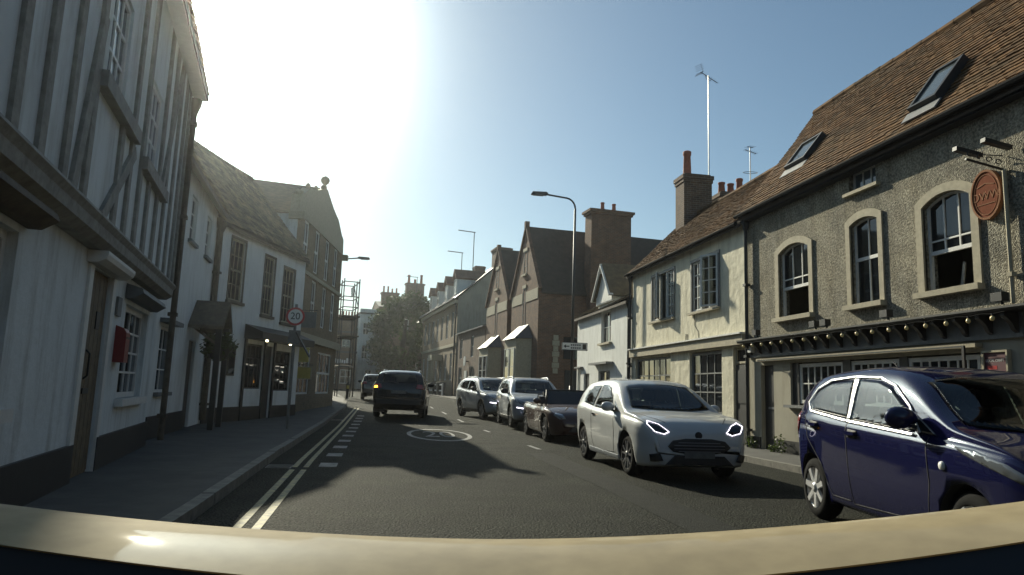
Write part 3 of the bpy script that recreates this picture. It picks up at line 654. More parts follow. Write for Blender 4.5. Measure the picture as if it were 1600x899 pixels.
for i in range(7): x = .9+i*2.5; TH += [(x, x+1.0, 5.6, 7.8), (x, x+1.0, 1.9, 4.2)]
wall('wall', tr, TW, -.2, 8.8, TH, 'buff_brick', .14); shell(tr, TW, 8., -.2, 8.8, 'smooth_render', gables=(3.9, 12.3))
for h in TH: window(tr, *h, 2, 2, .05, .07, .05)
rt = roof(tr, TW, (-.35, 8.75), (3.9, 12.45), (8.2, 8.7), 'slate', (.1, .12))
part_box('cornice', tr, 'stone_trim', 0, TW, -.3, -.002, 8.35, 8.62); part_box('band', tr, 'stone_trim', 0, TW, -.1, -.002, 4.75, 5.0); part_box('gutter', tr, 'lead', -.1, TW+.1, -.5, -.36, 8.66, 8.80)
for i in range(4):
    x = 2.6+i*4.3; mb = MB().box(x-.75, x+.75, .3, 3.5, 8.9, 10.9); dm = mk('dormer', mb, 'plaster', tr)
    mk('dormer_roof', MB().prism([(x-.95, 10.85), (x, 11.75), (x+.95, 10.85), (x+.85, 10.75), (x, 11.55), (x-.85, 10.75)], .1, 3.9), 'brick', dm); window(dm, x-.55, x+.55, 9.4, 10.8, 2, 2, .24, .08, .06)
stack(tr, 16.4, 18.1, 3.3, 4.6, 11., 13.6, (), m='brick_brown', cap=.12); stack(tr, 7.8, 9.0, 3.5, 4.5, 11.4, 13.4, (), m='brick_brown')
part_box('porch', tr, 'stone_trim', 10.2, 12.2, -1.0, -.002, 3.7, 4.2); part_box('porch_post', tr, 'stone_trim', 10.3, 10.5, -.95, -.75, .3, 3.7); part_box('porch_post', tr, 'stone_trim', 11.9, 12.1, -.95, -.75, .3, 3.7)
pipe(tr, 18.2, -.12, .3, 8.4, r=.07)
for k, (x, y, z, h, lb) in enumerate(((tr_o.x+3.6, tr_o.y-14.6, 12.2, 3.2, 'thin aerial with a short bent boom above the nearest dormer'), (tr_o.x+3.2, tr_o.y-7.5, 12.2, 2.6, 'small aerial over the middle of the dormered roof'), (2.6, 97., 12., 4.2, 'spindly aerial beside the far ivy-backed chimney'))):
    a_ = thing('television_aerial', lb, 'aerial', (x, y, z), 0, 'aerials on the far roofs'); mk('mast', MB().tube([(0, 0, -.6), (0, 0, h)], .04, 5), 'iron', a_); mk('boom', MB().tube([(.1, 0, h), (-1.5, -.4, h+.02)], .045, 5), 'iron', a_)
# boundary rail, bins and signs in front of the terrace
for i, (s, lb) in enumerate(((24.2, 'dark wheeled bin nearer to the terrace pipe'), (26.4, 'dark wheeled bin second from the terrace pipe'))):
    p = row(s, -.75); b = thing('wheeled_bin', lb, 'bin', (p.x, p.y, gz(p.y)+.11), right_rz(FA), 'bins in front of the terrace')
    mk('body', MB().add([(-.24, -.28, .06), (.24, -.28, .06), (.24, .24, .06), (-.24, .24, .06), (-.3, -.36, 1.0), (.3, -.36, 1.0), (.3, .34, 1.0), (-.3, .34, 1.0)], [(3, 2, 1, 0), (4, 5, 6, 7), (0, 1, 5, 4), (1, 2, 6, 5), (2, 3, 7, 6), (3, 0, 4, 7)]), 'bin', b)
    mk('lid', MB().prism([(-.4, 1.0), (-.4, 1.05), (0., 1.12), (.38, 1.07), (.38, 1.0)], -.32, .32, 'x'), 'bin', b)
    for sx in (-.24, .24): mk('wheel', MB().lathe([(.1, -.03), (.1, .03)], (sx, .26, .1), 10, 'x'), 'iron', b)
p = row(22.6, -.9); rl = thing('front_railing', 'low white rail along the terrace forecourt', 'railing', (p.x, p.y, gz(p.y)+.1), right_rz(FA))
mk('rail', MB().box(-16, 0, -.03, .03, .85, .97), 'sign_white', rl); mk('rail', MB().box(-16, 0, -.03, .03, .35, .47), 'sign_white', rl)
for i in range(9): mk('post', MB().box(-16+i*2, -15.88+i*2, -.06, .06, -.3, 1.05), 'sign_white', rl)

# ------------------------------------------------------------------ vehicles (local frame: x forward, y left, z up, origin on the ground mid-wheelbase)
def paint(name, col, metal=.0, rough=.5): return mat(name, col, .6, metal=0., spec=metal, coat=1., var=.06, vscale=1.5)
paint('paint_white', (.50, .51, .505), .2); paint('paint_blue', (.009, .010, .045), .0); paint('paint_silver', (.30, .33, .37), .3); paint('paint_grey', (.26, .30, .34), .3)
paint('paint_plum', (.050, .024, .02), .1); paint('paint_black', (.010, .011, .012), .0); mat('paint_beige', (.36, .295, .18), .75, spec=.1, coat=.25, crough=.04, var=.14, vscale=4, speck=.05, sscale=25)
mat('tyre', (.012, .012, .012), .9, spec=.1, bump=.3, bscale=60, bdist=.004); mat('alloy', (.62, .62, .62), .35, metal=.35); mat('alloy_dark', (.17, .17, .175), .35, metal=.4)
mat('black_plastic', (.014, .014, .015), .55, var=.2); mat('car_glass', (.010, .013, .016), .03, spec=.7); mat('lamp_glass', (.10, .11, .12), .08, spec=.8, coat=1.)
mat('tail_red', (.28, .012, .012), .15, coat=1.); mat('amber_lit', (1., .45, .05), .3, emit=(1., .38, .03), estr=9.); mat('drl', (1, 1, 1), .3, emit=(.92, .85, 1.), estr=3.)
mat('chrome', (.7, .7, .7), .12, metal=1.); mat('plate', (.13, .13, .12), .6, var=.3, vscale=6); mat('seam', (.006, .006, .006), .7); mat('seat', (.03, .03, .032), .8)
def pch(tab, x):
    """monotone-ish cubic through (x, value) points"""
    if x <= tab[0][0]: return tab[0][1]
    if x >= tab[-1][0]: return tab[-1][1]
    for i in range(len(tab)-1):
        if x <= tab[i+1][0]: break
    def sl(k): return (tab[k+1][1]-tab[k][1])/(tab[k+1][0]-tab[k][0])
    def tg(k):
        if k == 0: return sl(0)
        if k == len(tab)-1: return sl(k-1)
        a, b = sl(k-1), sl(k); return 0. if a*b <= 0 else 2*a*b/(a+b)
    h = tab[i+1][0]-tab[i][0]; t = (x-tab[i][0])/h; a, b = tg(i)*h, tg(i+1)*h
    return (2*t**3-3*t*t+1)*tab[i][1]+(t**3-2*t*t+t)*a+(-2*t**3+3*t*t)*tab[i+1][1]+(t**3-t*t)*b
def loft_body(c):
    n = c.get('n', 64); x0, x1 = c['top'][0][0], c['top'][-1][0]; rings = []
    for i in range(n+1):
        t = i/n; x = x0+(x1-x0)*(.5-.5*math.cos(math.pi*t))*.55+(x1-x0)*t*.45
        zt = pch(c['top'], x); zb = pch(c['bot'], x); w = pch(c['wid'], x); be = min(pch(c['belt'], x), zt-.02); be = max(be, zb+.08)
        g = zt-be; k = c.get('tumble', .36); wt = w*.955-k*g; mid = zb+(be-zb)*.45
        P = [(0, zb), (w*.80, zb), (w*.935, zb+.06), (w*.982, mid-.07), (w*.988, mid+.05), (w*1.0, be-.085), (w*.968, be-.008), (w*.952-k*g*.12, be+g*.12), (w*.955-k*g*.62, be+g*.62), (wt+.0, be+g*.88), (wt*.86, zt-.012), (wt*.5, zt+.008), (0, zt+.014)]
        # refine with Catmull-Rom
        Q = []
        for j in range(len(P)-1):
            p0, p1, p2, p3 = P[max(j-1, 0)], P[j], P[j+1], P[min(j+2, len(P)-1)]
            for u in (0., .5) if j not in (0,) else (0.,):
                f = lambda a, b, c_, d: .5*((2*b)+(-a+c_)*u+(2*a-5*b+4*c_-d)*u*u+(-a+3*b-3*c_+d)*u**3)
                Q.append((f(p0[0], p1[0], p2[0], p3[0]), f(p0[1], p1[1], p2[1], p3[1])))
        Q.append(P[-1]); rings.append((x, Q))
    m = len(rings[0][1]); ring_n = 2*m-2; v = []; f = []
    for x, Q in rings:
        bulge = 0
        v += [(x, y, z) for y, z in Q]+[(x, -y, z) for y, z in reversed(Q[1:-1])]
    for i in range(n):
        for j in range(ring_n): a = i*ring_n+j; b = i*ring_n+(j+1) % ring_n; f.append((a, b, b+ring_n, a+ring_n))
    f.append(tuple(range(ring_n-1, -1, -1))); f.append(tuple(range(n*ring_n, (n+1)*ring_n)))
    mb = MB(); mb.v = v; mb.f = f; return mb
def cut(obj, cutters):
    for k in cutters:
        md = obj.modifiers.new('cut', 'BOOLEAN'); md.operation = 'DIFFERENCE'; md.solver = 'EXACT'; md.material_mode = 'TRANSFER'; md.object = k
    dg = bpy.context.evaluated_depsgraph_get(); me = bpy.data.meshes.new_from_object(obj.evaluated_get(dg)); obj.modifiers.clear(); old = obj.data; obj.data = me; me.name = old.name
    for k in cutters: bpy.data.objects.remove(k)
    for p in me.polygons: p.use_smooth = True
def bvh_of(mesh): return BVHTree.FromPolygons([v.co.copy() for v in mesh.vertices], [tuple(p.vertices) for p in mesh.polygons])
def panel(name, par, bvh, view, poly, m, off=.005, res=.07, back=.012):
    """a curved panel: outline drawn in a side (x,z), front/rear (y,z) or top (x,y) view and laid on the body"""
    bm = bmesh.new(); vs = [bm.verts.new((p[0], p[1], 0)) for p in poly]; bm.faces.new(vs); bmesh.ops.triangulate(bm, faces=bm.faces)
    for _ in range(5):
        lo = [e for e in bm.edges if e.calc_length() > res]
        if not lo: break
        bmesh.ops.subdivide_edges(bm, edges=lo, cuts=1); bmesh.ops.triangulate(bm, faces=[f for f in bm.faces if len(f.verts) > 3])
    D = {'left': Vector((0, -1, 0)), 'right': Vector((0, 1, 0)), 'front': Vector((-1, 0, 0)), 'rear': Vector((1, 0, 0)), 'top': Vector((0, 0, -1))}[view]
    bad = []
    for v in bm.verts:
        a, b = v.co.x, v.co.y
        o = {'left': Vector((a, 3, b)), 'right': Vector((a, -3, b)), 'front': Vector((4, a, b)), 'rear': Vector((-4, a, b)), 'top': Vector((a, b, 4))}[view]
        h, nrm, _, _ = bvh.ray_cast(o, D)
        if h is None: bad.append(v); continue
        if nrm.dot(D) > 0: nrm = -nrm
        v.co = h+nrm*off
    bmesh.ops.delete(bm, geom=bad, context='VERTS')
    if not bm.faces: bm.free(); return None
    bmesh.ops.recalc_face_normals(bm, faces=bm.faces)
    if sum(f.normal.dot(D) for f in bm.faces) > 0: bmesh.ops.reverse_faces(bm, faces=bm.faces)
    ed = [e for e in bm.edges if e.is_boundary]; r = bmesh.ops.extrude_edge_only(bm, edges=ed); nv = [g for g in r['geom'] if isinstance(g, bmesh.types.BMVert)]
    for v in nv: v.co += D*back*.6
    return mk(name, bm, m, par, smooth=True)
def stripe(pts, wd):
    """a thin closed outline following a polyline"""
    L = []; Rr = []; P = [Vector(p) for p in pts]
    for i, p in enumerate(P):
        d = (P[min(i+1, len(P)-1)]-P[max(i-1, 0)]).normalized(); nn = Vector((-d.y, d.x))*wd/2; L.append(tuple(p+nn)); Rr.append(tuple(p-nn))
    return L+Rr[::-1]
def wheel(par, x, y, r, wd, rimm, spokes=5, style='twin', steer=0.):
    s = 1 if y > 0 else -1; prof = [(r*.66, -wd/2+.01), (r*.70, -wd/2), (r*.93, -wd/2+.012), (r, -wd/2+.045), (r, wd/2-.045), (r*.93, wd/2-.012), (r*.70, wd/2), (r*.66, wd/2-.01)]
    w_ = mk('wheel', MB().lathe(prof, (0, 0, 0), 36, 'y', caps=False), 'tyre', par, smooth=True, loc=(x, y, r)); w_.rotation_euler.z = steer
    R0 = r*.685; yo = s*wd*.44
    rim = MB().lathe([(R0, -wd*.45), (R0*.95, -wd*.40), (R0*.93, wd*.40), (R0, wd*.49), (R0*1.02, wd*.49), (R0*1.02, -wd*.45)], (0, 0, 0), 36, 'y', caps=False)
    for k in range(spokes):
        for dt in ((-.13, .13) if style == 'twin' else (0.,)):
            t = 2*math.pi*k/spokes+.3; t1 = t+dt*2.0; a0 = Vector((math.cos(t+dt*.6)*R0*.16, yo-.010*s, math.sin(t+dt*.6)*R0*.16)); a1 = Vector((math.cos(t1)*R0*.97, yo-.004*s, math.sin(t1)*R0*.97))
            rim.bar(a0, a1, .03, .032 if style == 'twin' else .055, (0, 1, 0)) if style == 'twin' else rim.bar(a0, a1, .05, .03, (0, 1, 0))
    rim.lathe([(R0*.22, -.02), (R0*.22, .012), (R0*.15, .022), (.001, .022)] if s > 0 else [(R0*.22, .02), (R0*.22, -.012), (R0*.15, -.022), (.001, -.022)], (0, yo, 0), 16, 'y')
    rm = mk('rim', rim, rimm, w_); mk('brake_disc', MB().lathe([(R0*.62, -.02), (R0*.62, .02)], (0, s*wd*.1, 0), 24, 'y'), 'alloy_dark', w_)
    mk('wheel_back', MB().lathe([(R0*.94, -.004), (R0*.94, .004)], (0, -s*wd*.2, 0), 24, 'y'), 'black_plastic', w_)
    return w_
def mirror(par, x, y, z, m, s, sc=1.):
    bm = bmesh.new(); bmesh.ops.create_uvsphere(bm, u_segments=16, v_segments=10, radius=1.)
    for v in bm.verts:
        q = v.co; v.co = Vector((x+q.x*.085*sc*(1 if q.x > 0 else .55), y+s*.10+q.y*.115*sc, z+.03+q.z*.078*sc*(1.0+.12*q.y*s)))
    mk('mirror', bm, m, par, smooth=True); mk('mirror_arm', MB().bar((x-.01, y-s*.05, z-.05), (x, y+s*.06, z-.02), .07, .03), 'black_plastic', par)
def tinted():
    m = bpy.data.materials.new('car_window'); m.use_nodes = True; n = m.node_tree.nodes; l = m.node_tree.links; n.clear()
    o = n.new('ShaderNodeOutputMaterial'); t = n.new('ShaderNodeBsdfTransparent'); t.inputs[0].default_value = (.46, .53, .52, 1); g = n.new('ShaderNodeBsdfGlossy'); g.inputs['Roughness'].default_value = .02
    f = n.new('ShaderNodeFresnel'); f.inputs[0].default_value = 1.45; x = n.new('ShaderNodeMixShader'); l.new(f.outputs[0], x.inputs[0]); l.new(t.outputs[0], x.inputs[1]); l.new(g.outputs[0], x.inputs[2]); l.new(x.outputs[0], o.inputs[0]); M['car_window'] = m
tinted()
def shrink(p, d=.012):
    cx = sum(q[0] for q in p)/len(p); cz = sum(q[1] for q in p)/len(p); r = []
    for q in p:
        v = Vector((q[0]-cx, q[1]-cz)); L = v.length; v *= max(0, L-d*1.6)/L; r.append((cx+v.x, cz+v.y))
    return r
def cabin_cutters(c, root):
    x0, x1 = c['cabin']; xs = [x0+(x1-x0)*i/16 for i in range(17)]; d = dict(c, n=34)
    d['top'] = [(x, max(pch(c['top'], x)-.055, .70)) for x in xs]; d['wid'] = [(x, pch(c['wid'], x)-.075) for x in xs]; d['belt'] = [(x, pch(c['belt'], x)-.02) for x in xs]; d['bot'] = [(x0, .52), (x1, .52)]
    out_ = [mk('cutter', loft_body(d), 'seat', root)]
    for view, poly in c['cuts']:
        p = shrink(poly)
        if view == 'side': out_.append(mk('cutter', MB().prism(p, -1.2, 1.2), 'black_plastic', root))
        else: out_.append(mk('cutter', MB().prism(p, *((.05, 2.4) if view == 'front' else (-2.4, -.9)), 'x'), 'black_plastic', root))
    return out_
def seats(root, z, xf, xb):
    for x, ys, wd in ((xf, (-.36, .36), .24), (xb, (-.36, .36), .30)):
        for y in ys:
            st = mk('seat', MB().prism([(x+.48, z-.36), (x+.50, z-.26), (x+.06, z-.30), (x-.10, z+.16), (x-.20, z+.16), (x-.08, z-.38)], y-wd, y+wd), 'seat', root)
            mk('headrest', MB().prism([(x-.20, z+.19), (x-.19, z+.33), (x-.12, z+.36), (x-.09, z+.20)], y-.12, y+.12), 'seat', st)
def car(name, label, cat, loc, heading, c, group=None):
    """heading: angle of the car's forward axis in degrees from +X"""
    root = thing(name, label, cat, loc, R(heading), group); b = mk('body', loft_body(c), c['paint'], root, smooth=True)
    cs = []
    for x in (c['wf'], c['wr']):
        for s in (-1, 1):
            o = mk('cutter', MB().lathe([(c['arch'], -.35), (c['arch'], .35)], (x, s*(c['hw']-.02), c['wrad']+.01), 36, 'y'), 'black_plastic', root); cs.append(o)
    bv0 = bvh_of(b.data)
    if 'cuts' in c:
        cs += cabin_cutters(c, root); z = pch(c['belt'], -.2); seats(root, z, c.get('seat_f', -.12), c.get('seat_r', -.98))
        mk('dashboard', MB().prism([(.50, z-.28), (.52, z-.06), (.62, z-.01), (.98, z-.02), (.98, z-.28)], -.62, .62), 'seat', root)
        mk('steering_wheel', MB().tube([(.40+.05*math.sin(t), -.36+.18*math.cos(t), z-.06+.17*math.sin(t)) for t in [i*2*math.pi/20 for i in range(21)]], .016, 6), 'black_plastic', root)
    cut(b, cs)
    for x in (c['wf'], c['wr']):
        for s in (-1, 1):
            a = c['arch']-.004; pr = [(a, -.34), (a, .20 if s > 0 else .20)]; mb = MB()
            mb.lathe([(a, -s*.34), (a, s*(-.02))], (x, s*(c['hw']-.05), c['wrad']+.01), 30, 'y', caps=False)
            mb.v = [(p[0], p[1], max(p[2], .18)) for p in mb.v]; mk('arch_liner', mb, 'black_plastic', root)
            wheel(root, x, s*(c['hw']-c['ww']/2-.035), c['wrad'], c['ww'], c['rim'], c.get('spokes', 5), c.get('style', 'twin'))
    return root, b, bv0
def both(f):
    for s, v in ((1, 'left'), (-1, 'right')): f(s, v)
def flip(poly): return [(-p[0], p[1]) for p in poly]
def box_on(name, par, m, x, y, z, sx, sy, sz): return mk(name, MB().box(x-sx/2, x+sx/2, y-sy/2, y+sy/2, z-sz/2, z+sz/2), m, par)

W_SIDE = [(-1.28, 1.05), (-.68, .995), (-.60, 1.35), (-.95, 1.345), (-1.18, 1.26), (-1.33, 1.13)]; W_DOOR = [(-.60, .985), (.50, .945), (.22, 1.16), (-.02, 1.30), (-.22, 1.365), (-.50, 1.372)]
W_FRONT = [(-.66, 1.015), (-.3, .985), (.3, .985), (.66, 1.015), (.545, 1.36), (.3, 1.405), (-.3, 1.405), (-.545, 1.36)]; W_REAR = [(-.5, 1.1), (.5, 1.1), (.45, 1.35), (-.45, 1.35)]
B_SIDE = [(-1.28, 1.08), (-1.38, 1.15), (-1.24, 1.27), (-1.02, 1.345), (-.62, 1.365), (-.52, 1.02)]; B_DOOR = [(-.44, 1.012), (.56, .955), (.34, 1.15), (.08, 1.29), (-.16, 1.352), (-.50, 1.372)]
B_FRONT = [(-.64, 1.02), (-.3, .99), (.3, .99), (.64, 1.02), (.53, 1.35), (.3, 1.39), (-.3, 1.39), (-.53, 1.35)]; B_REAR = [(-.5, 1.08), (.5, 1.08), (.45, 1.33), (-.45, 1.33)]
S_SIDE = [(-1.30, 1.18), (-1.40, 1.24), (-1.25, 1.40), (-1.0, 1.46), (-.58, 1.485), (-.54, 1.12)]; S_DOOR = [(-.47, 1.11), (.60, 1.04), (.34, 1.25), (.08, 1.40), (-.16, 1.46), (-.50, 1.485)]
S_FRONT = [(-.68, 1.10), (-.3, 1.075), (.3, 1.075), (.68, 1.10), (.57, 1.475), (.3, 1.515), (-.3, 1.515), (-.57, 1.475)]; S_REAR = [(-.58, 1.18), (.58, 1.18), (.52, 1.47), (-.52, 1.47)]
HATCH = dict(top=[(-1.98, .60), (-1.965, .80), (-1.93, .97), (-1.80, 1.12), (-1.60, 1.33), (-1.42, 1.425), (-1.0, 1.47), (-.45, 1.485), (.0, 1.455), (.30, 1.37), (.62, 1.20), (.98, 1.005), (1.10, .965), (1.5, .915), (1.80, .835), (1.94, .72), (1.985, .62), (2.0, .5)],
    bot=[(-1.98, .34), (-1.7, .22), (-1.3, .18), (1.3, .17), (1.75, .19), (2.0, .24)], wid=[(-1.98, .70), (-1.9, .79), (-1.65, .845), (-1.2, .865), (0, .868), (1.25, .866), (1.6, .852), (1.82, .80), (1.94, .72), (2.0, .63)],
    belt=[(-1.98, 1.0), (-1.4, 1.01), (-.8, .965), (.6, .90), (1.1, .88), (2., .8)], wf=1.22, wr=-1.27, arch=.355, wrad=.315, hw=.865, ww=.205)
# ---- white hatchback facing the camera
wc = dict(HATCH, paint='paint_white', rim='alloy_dark', cabin=(-1.55, .92), cuts=[('side', W_SIDE), ('side', W_DOOR), ('front', W_FRONT), ('rear', W_REAR)]); wh, wb, bv = car('white_hatchback', 'white three-door hatchback with glowing ring headlights facing the camera', 'car', (4.42, 11.78, 0), -90, wc, 'cars queuing in the oncoming lane')
both(lambda s, v: panel('side_window', wh, bv, v, W_SIDE, 'car_window', .009, .05))
both(lambda s, v: panel('door_window', wh, bv, v, W_DOOR, 'car_window', .009, .05))
both(lambda s, v: panel('quarter_window', wh, bv, v, [(.56, .945), (.80, .94), (.42, 1.10)], 'car_glass', .009, .05))
panel('windscreen', wh, bv, 'front', W_FRONT, 'car_window')
panel('rear_window', wh, bv, 'rear', W_REAR, 'car_window')
HL = [(.44, .70), (.52, .665), (.66, .70), (.745, .80), (.70, .845), (.56, .80)]
def ringpoly(p, k):
    cx = sum(q[0] for q in p)/len(p); cz = sum(q[1] for q in p)/len(p); return [(cx+(q[0]-cx)*k, cz+(q[1]-cz)*k) for q in p]
for s in (1, -1):
    P = HL if s > 0 else flip(HL)[::-1]; h = panel('headlight', wh, bv, 'front', P, 'car_glass', .004); I = ringpoly(P, .93); O = ringpoly(P, 1.02)
    for k in range(len(P)): panel('light_ring', h, bv, 'front', [O[k], O[(k+1) % len(P)], I[(k+1) % len(P)], I[k]], 'drl', .009, back=.004)
panel('grille', wh, bv, 'front', [(-.48, .50), (-.40, .585), (-.2, .615), (.2, .615), (.40, .585), (.48, .50), (.40, .43), (.2, .40), (-.2, .40), (-.40, .43)], 'black_plastic', .010, .03)
panel('lower_grille', wh, bv, 'front', [(-.52, .245), (.52, .245), (.38, .375), (-.38, .375)], 'black_plastic', .014, .03)
for s in (1, -1): panel('fog_recess', wh, bv, 'front', [(s*.55, .30), (s*.70, .29), (s*.72, .385), (s*.60, .41)][::s], 'black_plastic', .018, .025)
gr_ = [o for o in wh.children if o.name.startswith('grille')][0]
for k in range(4): zz = .435+k*.04; ww_ = .42-.10*abs(k-1.5)/1.5; panel('grille_slat', gr_, bv, 'front', [(-ww_, zz-.006), (ww_, zz-.006), (ww_, zz+.006), (-ww_, zz+.006)], 'alloy_dark', .017)
for s in (1, -1): mk('fog_light', MB().lathe([(.03, -.02), (.03, .01)], (1.90, s*.62, .345), 12, 'x'), 'lamp_glass', wh)
for s in (1, -1): mk('wiper', MB().tube([(1.02, s*.08-.3, .985), (.93, s*.30-.18, 1.045), (.90, s*.30+.12, 1.05)], .010, 5), 'black_plastic', wh)
box_on('number_plate', wh, 'plate', 2.012, 0, .39, .012, .46, .10); mk('badge', MB().lathe([(.055, -.008), (.055, .008)], (1.972, 0, .66), 16, 'x'), 'black_plastic', wh)
both(lambda s, v: panel('door_seam', wh, bv, v, stripe([(.62, .92), (.66, .6), (.60, .30), (-.55, .26), (-.66, .5), (-.66, .97)], .009), 'seam', .003, .05))
both(lambda s, v: panel('sill_trim', wh, bv, v, [(-.86, .20), (.82, .20), (.82, .265), (-.86, .285)], 'paint_silver', .008))
for s in (1, -1): mirror(wh, .52, s*.82, .985, 'paint_white', s); box_on('door_handle', wh, 'chrome', -.48, s*.868, .86, .16, .03, .028)
panel('bonnet_seam', wh, bv, 'top', stripe([(1.82, .45), (1.55, .62), (1.1, .70)], .008), 'seam', .002); panel('bonnet_seam', wh, bv, 'top', stripe([(1.82, -.45), (1.55, -.62), (1.1, -.70)], .008), 'seam', .002)
mk('aerial', MB().tube([(-.9, 0, 1.47), (-1.1, 0, 1.62)], .008, 5), 'black_plastic', wh)
# ---- blue hatchback at the right edge
bc = dict(HATCH, cabin=(-1.5, .94), cuts=[('side', B_SIDE), ('side', B_DOOR), ('front', B_FRONT), ('rear', B_REAR)], paint='paint_blue', rim='alloy', spokes=7, style='single', top=[(-1.93, .60), (-1.92, .78), (-1.89, .93), (-1.80, 1.08), (-1.62, 1.29), (-1.42, 1.40), (-1.0, 1.455), (-.45, 1.475), (.05, 1.44), (.38, 1.33), (.78, 1.11), (1.02, 1.0), (1.15, .97), (1.5, .90), (1.78, .78), (1.92, .60), (1.95, .5)],
    bot=[(-1.93, .34), (-1.7, .24), (-1.3, .19), (1.3, .18), (1.7, .20), (1.95, .26)], wid=[(-1.93, .64), (-1.86, .74), (-1.65, .81), (-1.2, .843), (0, .848), (1.25, .846), (1.6, .832), (1.8, .78), (1.9, .69), (1.95, .6)],
    belt=[(-1.93, 1.0), (-1.4, 1.03), (-.8, .985), (.6, .91), (1.1, .89), (2., .8)], hw=.845, wrad=.30, arch=.335)
for _k in ('top', 'bot', 'wid', 'belt'): bc[_k] = [((x if x > -1.3 else -1.3+(x+1.3)*.86), v*(1.018 if _k in ('top', 'belt') else 1)) for x, v in bc[_k]]
bl, bb, bv = car('blue_hatchback', 'dark blue five-door hatchback with silver ten-spoke wheels at the right edge', 'car', (5.10, 5.64, 0), -99, bc, 'cars queuing in the oncoming lane'); bl.scale = (1.03, 1.03, 1.045)
both(lambda s, v: panel('rear_door_window', bl, bv, v, B_SIDE, 'car_window', .013, .045))
both(lambda s, v: panel('door_window', bl, bv, v, B_DOOR, 'car_window', .013, .045))
both(lambda s, v: panel('window_trim', bl, bv, v, stripe([(.66, .95), (.42, 1.15), (.12, 1.315), (-.16, 1.385), (-.60, 1.40), (-1.06, 1.375), (-1.28, 1.29), (-1.43, 1.15), (-1.30, 1.06), (-.5, .99), (.60, .93)], .017), 'alloy', .017, .04))
both(lambda s, v: panel('pillar_trim', bl, bv, v, [(-.505, 1.0), (-.45, .998), (-.515, 1.385), (-.60, 1.385)], 'alloy', .016, .04))
both(lambda s, v: panel('quarter_window', bl, bv, v, [(.62, .955), (.86, .945), (.50, 1.10)], 'car_glass', .013, .045))
panel('windscreen', bl, bv, 'front', B_FRONT, 'car_window', .013, .045); panel('rear_window', bl, bv, 'rear', B_REAR, 'car_window')
for s in (1, -1):
    panel('tail_light', bl, bv, 'left' if s > 0 else 'right', [(-1.72, .80), (-1.60, .88), (-1.54, .99), (-1.66, 1.05), (-1.77, .95)], 'tail_red', .006); panel('headlight', bl, bv, 'left' if s > 0 else 'right', [(1.86, .66), (1.62, .74), (1.22, .84), (1.10, .885), (1.30, .875), (1.62, .81), (1.82, .72)], 'lamp_glass', .006)
    mirror(bl, .58, s*.81, 1.03, 'paint_blue', s, 1.12)
    for x, z in ((-.36, .885), (-1.16, .93)): panel('handle_recess', bl, bv, 'left' if s > 0 else 'right', [(x-.09, z-.035), (x+.09, z-.04), (x+.10, z+.03), (x-.08, z+.04)], 'seam', .003); box_on('door_handle', bl, 'paint_blue', x, s*.862, z+.004, .19, .034, .03)
    mk('side_indicator', MB().lathe([(.035, -.01), (.03, .012), (.01, .018)] if s > 0 else [(.035, .01), (.03, -.012), (.01, -.018)], (.98, s*.846, .74), 12, 'y'), 'sign_white', bl, smooth=True)
both(lambda s, v: panel('door_seam', bl, bv, v, stripe([(.78, .93), (.80, .6), (.74, .30), (-.44, .26), (-.47, .6), (-.48, 1.0)], .008), 'seam', .003, .05))
both(lambda s, v: panel('door_seam', bl, bv, v, stripe([(-.48, .28), (-.86, .28), (-1.02, .55), (-1.34, .80), (-1.40, 1.05)], .008), 'seam', .003, .05))
both(lambda s, v: panel('door_sticker', bl, bv, v, [(-.41, 1.02), (-.36, 1.018), (-.36, 1.06), (-.41, 1.062)], 'sign_white', .008))
panel('grille', bl, bv, 'front', [(-.4, .3), (.4, .3), (.5, .42), (-.5, .42)], 'black_plastic', .004); box_on('number_plate', bl, 'plate', 1.965, 0, .48, .012, .5, .11); mk('aerial', MB().tube([(-.95, 0, 1.46), (-1.15, 0, 1.6)], .008, 5), 'black_plastic', bl)
# ---- plum roadster
rc = dict(HATCH, paint='paint_plum', rim='alloy_dark', top=[(-1.98, .56), (-1.95, .72), (-1.85, .86), (-1.5, .93), (-1.0, .925), (-.5, .88), (.2, .88), (.60, .90), (.75, .905), (1.2, .86), (1.65, .76), (1.92, .62), (2.0, .48)], bot=[(-1.98, .32), (-1.6, .18), (1.6, .16), (2.0, .22)],
    wid=[(-1.98, .62), (-1.85, .76), (-1.5, .86), (-1.1, .88), (0, .86), (1.2, .885), (1.6, .83), (1.85, .72), (2., .5)], belt=[(-2, .84), (-1.2, .86), (0, .82), (1., .82), (2., .7)], wf=1.25, wr=-1.22, arch=.36, wrad=.325, hw=.88, ww=.22)
ro, rb, bv = car('roadster', 'low plum open-topped roadster behind the white hatchback', 'car', (4.60, 18.55, .0), -90, rc, 'cars queuing in the oncoming lane')
panel('cockpit', ro, bv, 'top', [(-1.0, -.60), (.45, -.62), (.45, .62), (-1.0, .60)], 'seat', .006)
P1 = [(.72, -.66, .90), (.72, .66, .90), (.18, .54, 1.24), (.18, -.54, 1.24)]
mk('windscreen', MB().add(P1+[(p[0]+.012, p[1], p[2]+.012) for p in P1], [(0, 1, 2, 3), (7, 6, 5, 4), (0, 4, 5, 1), (1, 5, 6, 2), (2, 6, 7, 3), (3, 7, 4, 0)]), 'car_window', ro)
mk('windscreen_frame', MB().tube([(.75, -.70, .88), (.18, -.57, 1.25), (.17, 0, 1.27), (.18, .57, 1.25), (.75, .70, .88)], .025, 8), 'black_plastic', ro, smooth=True)
